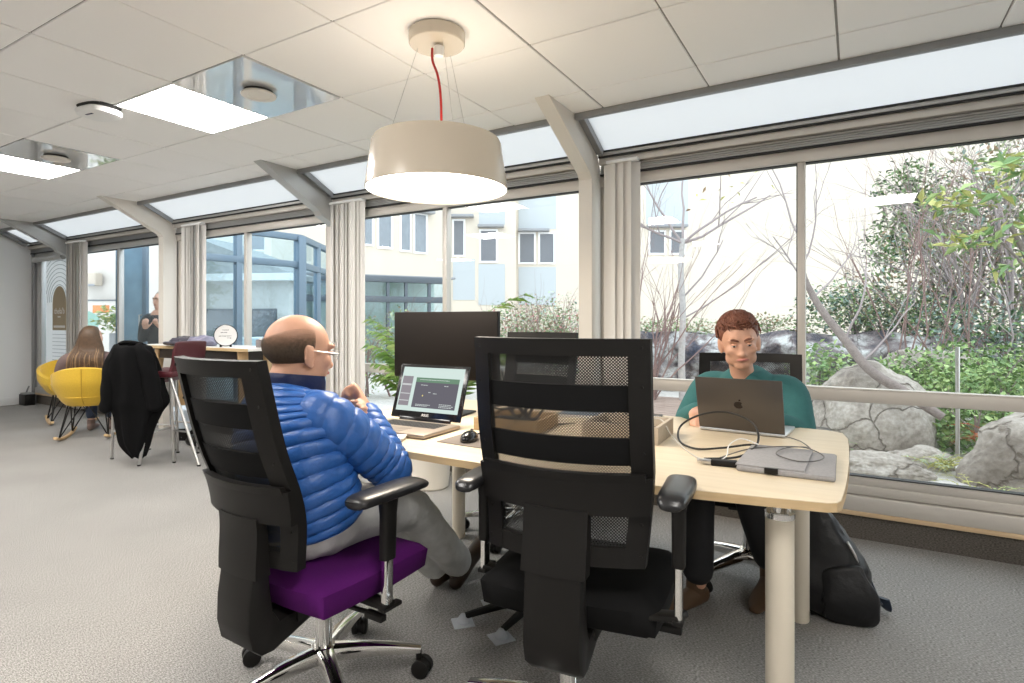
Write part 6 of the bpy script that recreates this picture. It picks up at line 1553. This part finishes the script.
bush('tree', 'dark green leafy tree at the back, right of the cream building', [((0.75, 11.9, 3.35), (0.55, 0.5, 0.55)), ((0.55, 11.9, 2.5), (0.5, 0.5, 0.5)), ((1.1, 12.0, 2.9), (0.5, 0.5, 0.6))], 2000, 0.10, ('ivy_green', 'ivy_dark', 'laurel'), 0.5, 16, stems=5, cat='tree')
bush('shrub', 'broad flowering shrub outside, behind the monitor and the foreground chair', [((-4.55, 8.1, 0.85), (0.75, 0.6, 0.75)), ((-3.9, 8.0, 0.75), (0.75, 0.6, 0.72)), ((-5.0, 8.0, 0.9), (0.5, 0.45, 0.6)), ((-3.35, 8.1, 0.6), (0.5, 0.5, 0.55)), ((-4.3, 8.6, 1.1), (0.8, 0.4, 0.55))], 6500, 0.055, ('pale_leaf', 'laurel', 'blue_green', 'olive', 'ivy_green', 'dry_leaf', 'pale_leaf', 'pink_bloom'), 0.55, 17, stems=8, stem_m='twig')
bush('shrub', 'yellow-green bushes inside the court, in front of the glazed walkway', [((-6.1, 6.84, 0.72), (0.45, 0.35, 0.72)), ((-6.55, 6.6, 0.62), (0.4, 0.3, 0.68)), ((-5.55, 7.1, 0.6), (0.45, 0.35, 0.66))], 2200, 0.07, ('pale_leaf', 'laurel', 'dry_leaf', 'laurel_light', 'pale_leaf'), 0.5, 18, stems=4, stem_m='twig')
# fern and grass tufts by the glass
def tuft(label, c, n, L, mats, seed):
    t = thing('fern', label, 'fern', c); rr = random.Random(seed)
    def f(b):
        for k in range(n):
            a = rr.uniform(0, 2*pi); d = V(cos(a), sin(a), 0); e = rr.uniform(0.5, 1.3); p = V(rr.gauss(0, .05), rr.gauss(0, .04), 0)
            pts = []; l = L*rr.uniform(.6, 1.1)
            for i in range(7): pts.append(p.copy()); p = p+(d*cos(e)+V(0, 0, sin(e)))*l/6; e -= 0.28
            bm_tube(b, pts, [0.003*(1-i/7)+0.0006 for i in range(7)], 4)
            mi = rr.randrange(len(mats))
            for i in range(1, 7):
                sd = (pts[i]-pts[i-1]).cross(V(0, 0, 1)).normalized()
                for s in (-1, 1):
                    leaf(b, pts[i], 0.055*(1-i/9), 0.35, rr, dirv=(sd*s+(pts[i]-pts[i-1]).normalized()*0.5).normalized(), mi=mi)
    obj('fronds', f, lm(*mats), t, flat=True)
tuft('yellow-green fern outside at the foot of the right boulder, against the glass', (0.72, 4.75, -0.02), 26, 0.30, ('fern', 'laurel_light'), 1)
tuft('yellowing fern outside between the two pale boulders', (0.55, 5.55, 0.02), 24, 0.28, ('fern', 'pale_leaf'), 2)
tuft('rust-brown fern outside under the ivy, behind the right boulder', (0.98, 6.2, 0.12), 22, 0.36, ('rust', 'dry_leaf'), 3)
tuft('green grassy tuft outside, left of the domed boulder near the desk end', (-0.30, 5.7, -0.02), 40, 0.34, ('laurel', 'laurel_light', 'pale_leaf'), 4)
tuft('yellow fern outside at the right picture edge, low against the glass', (1.15, 4.70, -0.02), 24, 0.28, ('fern', 'laurel_light'), 5)

# bare trees
rt_ = random.Random(21)
t = thing('tree', 'bare pale-barked tree with spreading twigs outside, left of the person in teal', 'tree', (-2.14, 8.39, 0))
def trunk(b):
    bm_tube(b, [(0.0, 0, -0.02), (-0.02, 0, 0.6), (0.0, 0.0, 1.3), (-0.03, 0, 1.9), (0.0, 0, 2.35)], [0.055, 0.05, 0.045, 0.042, 0.036], 12, smooth=4)
obj('trunk', trunk, M['bark_pale'], t)
def crown(b):
    for d, L in ((V(0.9, 0.5, 0.5), 1.5), (V(-0.55, -0.3, 0.9), 1.1), (V(0.15, 0.1, 1), 1.3), (V(-0.9, -0.5, 0.45), 0.9), (V(0.7, 0.4, 0.8), 1.2)):
        branch(b, (0, 0, 2.28), d, L, 0.020, 3, rt_, None, 0.06, 0.42, 5, (2, 3), 0.6)
    branch(b, (0, 0, 1.2), V(0.85, 0.45, 0.55), 1.8, 0.012, 2, rt_, None, 0.02, 0.3, 6, (1, 2))
    branch(b, (0, 0, 1.5), V(0.6, 0.4, 0.9), 1.0, 0.014, 2, rt_, None, 0.02, 0.4, 5, (2, 3))
obj('branches', crown, M['twig_grey'], t)
obj('dry_leaves', lambda b: leafcloud(b, [((0.4, 0.2, 3.1), (0.9, 0.4, 0.35))], 18, 0.10, 0.4, 2, -0.4, rt_), lm('dry_leaf', 'fern'), t, flat=True)
t = thing('shrub', 'bare reddish multi-stemmed shrub outside, right of the window post', 'bush', (-2.62, 8.2, 0)); rt_ = random.Random(33)
def multi(b):
    for k in range(15):
        a = rt_.uniform(-1.0, 1.0); branch(b, (rt_.uniform(-.15, .15), rt_.uniform(-.1, .1), -0.02), V(a*0.55*0.859+0.06, a*0.55*0.51, 1.0), rt_.uniform(1.3, 2.0), 0.013, 2, rt_, None, 0.1, 0.26, 5, (2, 3), 0.6)
obj('stems', multi, M['twig'], t)
t = thing('tree', 'leaning grey-brown trunk rising from the ivy over the domed boulder outside', 'tree', (0.40, 6.02, 0)); rt_ = random.Random(5)
o0 = V(0.40, 6.02, 0)
def lean(b):
    bm_tube(b, [tuple(V(*p)-o0) for p in ((0.62, 5.97, 0.36), (0.37, 6.03, 0.54), (0.105, 6.11, 0.723), (-0.09, 6.23, 0.985), (-0.30, 6.336, 1.29), (-0.43, 6.38, 1.565), (-0.47, 6.4, 1.78))], [0.036, 0.044, 0.042, 0.040, 0.034, 0.027, 0.02], 12, smooth=5)
obj('trunk', lean, M['bark'], t)
def leanb(b):
    for p, d, L in (((-0.47, 6.4, 1.78), V(0.1, 0.1, 1), 1.0), ((-0.47, 6.4, 1.7), V(0.35, 0.2, 0.9), 0.8), ((-0.36, 6.35, 1.4), V(0.7, 0.5, 0.6), 0.7), ((-0.09, 6.23, 0.985), V(0.3, 0.2, 1), 0.8), ((0.05, 6.14, 0.8), V(0.8, 0.3, 0.8), 0.7), ((-0.42, 6.37, 1.5), V(-0.5, -0.2, 0.9), 0.6)):
        branch(b, V(*p)-o0, d, L, 0.011, 3, rt_, None, 0.08, 0.45, 5, (2, 3), 0.6)
obj('branches', leanb, M['twig_grey'], t)
t = thing('tree', 'young tree with broad bright green leaves at the upper right outside', 'tree', (1.75, 7.15, 0)); rt_ = random.Random(8); o0 = V(1.75, 7.15, 0)
def mag(b):
    bm_tube(b, [(0.0, 0, 0), (-0.1, 0, 0.9), (-0.28, 0, 1.5), (-0.5, 0.0, 2.1)], [0.035, 0.032, 0.028, 0.02], 10, smooth=4)
    bm_tube(b, [(-0.05, 0, 0.5), (0.1, 0, 1.4), (0.02, 0, 2.4), (0.05, 0, 3.2)], [0.03, 0.03, 0.024, 0.014], 10, smooth=4)
    bm_tube(b, [(-0.28, 0, 1.5), (-0.6, -0.05, 1.95), (-0.95, -0.1, 2.15)], [0.016, 0.012, 0.006], 8, smooth=4)
obj('trunk', mag, M['bark'], t)
obj('leaves', lambda b: leafcloud(b, [((-0.85, 0, 2.35), (0.42, 0.3, 0.12)), ((-0.35, 0, 2.65), (0.5, 0.35, 0.14)), ((-0.1, 0, 2.1), (0.5, 0.35, 0.13)), ((-0.75, 0, 1.95), (0.4, 0.3, 0.10)), ((0.2, 0, 2.9), (0.45, 0.3, 0.18)), ((-0.25, 0, 1.7), (0.4, 0.3, 0.10)), ((0.2, 0, 1.55), (0.35, 0.3, 0.12))], 620, 0.15, 0.42, 3, 0.05, rt_), lm('laurel_light', 'laurel', 'fern'), t, flat=True)
rt_ = random.Random(44)
for k, (x, y, dx, lab) in enumerate(((0.95, 8.6, -0.1, 'thin bare sapling outside, left of the broad-leaved young tree'), (1.45, 8.4, 0.3, 'slanting bare pinkish stems outside, above the ivy bank'), (0.35, 8.6, 0.05, 'thin bare twiggy sapling outside, behind the leaning trunk'))):
    t = thing('sapling', lab, 'tree', (x, y, 0))
    def sp(b):
        for q in range(5): branch(b, (rt_.uniform(-.2, .2), 0, 0.1), V(dx+rt_.uniform(-.25, .25), rt_.uniform(-.1, .1), 1), rt_.uniform(1.4, 2.4), 0.011, 3, rt_, None, 0.1, 0.35, 5, (2, 4), 0.6)
    obj('stems', sp, M['twig'] if k != 1 else M['twig_grey'], t)
# slender steel rod standing before the ivy
tag(obj('garden_post', lambda b: bm_cyl(b, (0.72, 6.0, -0.02), (0.72, 6.0, 0.95), 0.016, 12), M['steel']), 'thin pale metal post outside in front of the ivy', 'post')
# ------------------------------------------------------------------ light and camera
w = bpy.data.worlds.new('overcast_sky'); SC.world = w; w.use_nodes = True
bg = w.node_tree.nodes['Background']; bg.inputs[0].default_value = (0.86, 0.93, 1.0, 1); bg.inputs[1].default_value = 2.1

pl = bpy.data.lights.new('pendant_glow', 'AREA'); pl.shape = 'DISK'; pl.size = 0.52; pl.energy = 16; pl.color = (1.0, 0.86, 0.70)
po = bpy.data.objects.new('pendant_glow', pl); COL.objects.link(po); po.location = (LX, LY, 1.715)
ul = bpy.data.lights.new('added_ceiling_fill', 'AREA'); ul.shape = 'DISK'; ul.size = 0.45; ul.energy = 1.8; ul.color = (1.0, 0.84, 0.66)  # added upward lamp, brightens the ceiling; the drum's top is opened for it
uo = bpy.data.objects.new('added_ceiling_fill', ul); COL.objects.link(uo); uo.location = (LX, LY, 1.90); uo.rotation_euler = (pi, 0, 0)

cam = bpy.data.cameras.new('camera'); cam.lens = 36*578.39/1024; cam.sensor_width = 36; cam.sensor_fit = 'HORIZONTAL'
cam.shift_x = 0.0; cam.shift_y = -(341.5-321.43)/1024; cam.clip_start = 0.05; cam.clip_end = 200
co = bpy.data.objects.new('camera', cam); COL.objects.link(co); co.location = (0, 0, 1.16); co.rotation_euler = (pi/2, 0, radians(30.77))
SC.camera = co
SC.view_settings.view_transform = 'Standard'; SC.view_settings.look = 'None'; SC.view_settings.gamma = 1.0; SC.view_settings.use_curve_mapping = False
SC.view_settings.exposure = 0.53
SC.cycles.max_bounces = 10; SC.cycles.transparent_max_bounces = 24; SC.cycles.diffuse_bounces = 5; SC.cycles.caustics_reflective = False; SC.cycles.caustics_refractive = False
SC.cycles.sample_clamp_indirect = 6.0
SC.cycles.use_denoising = True
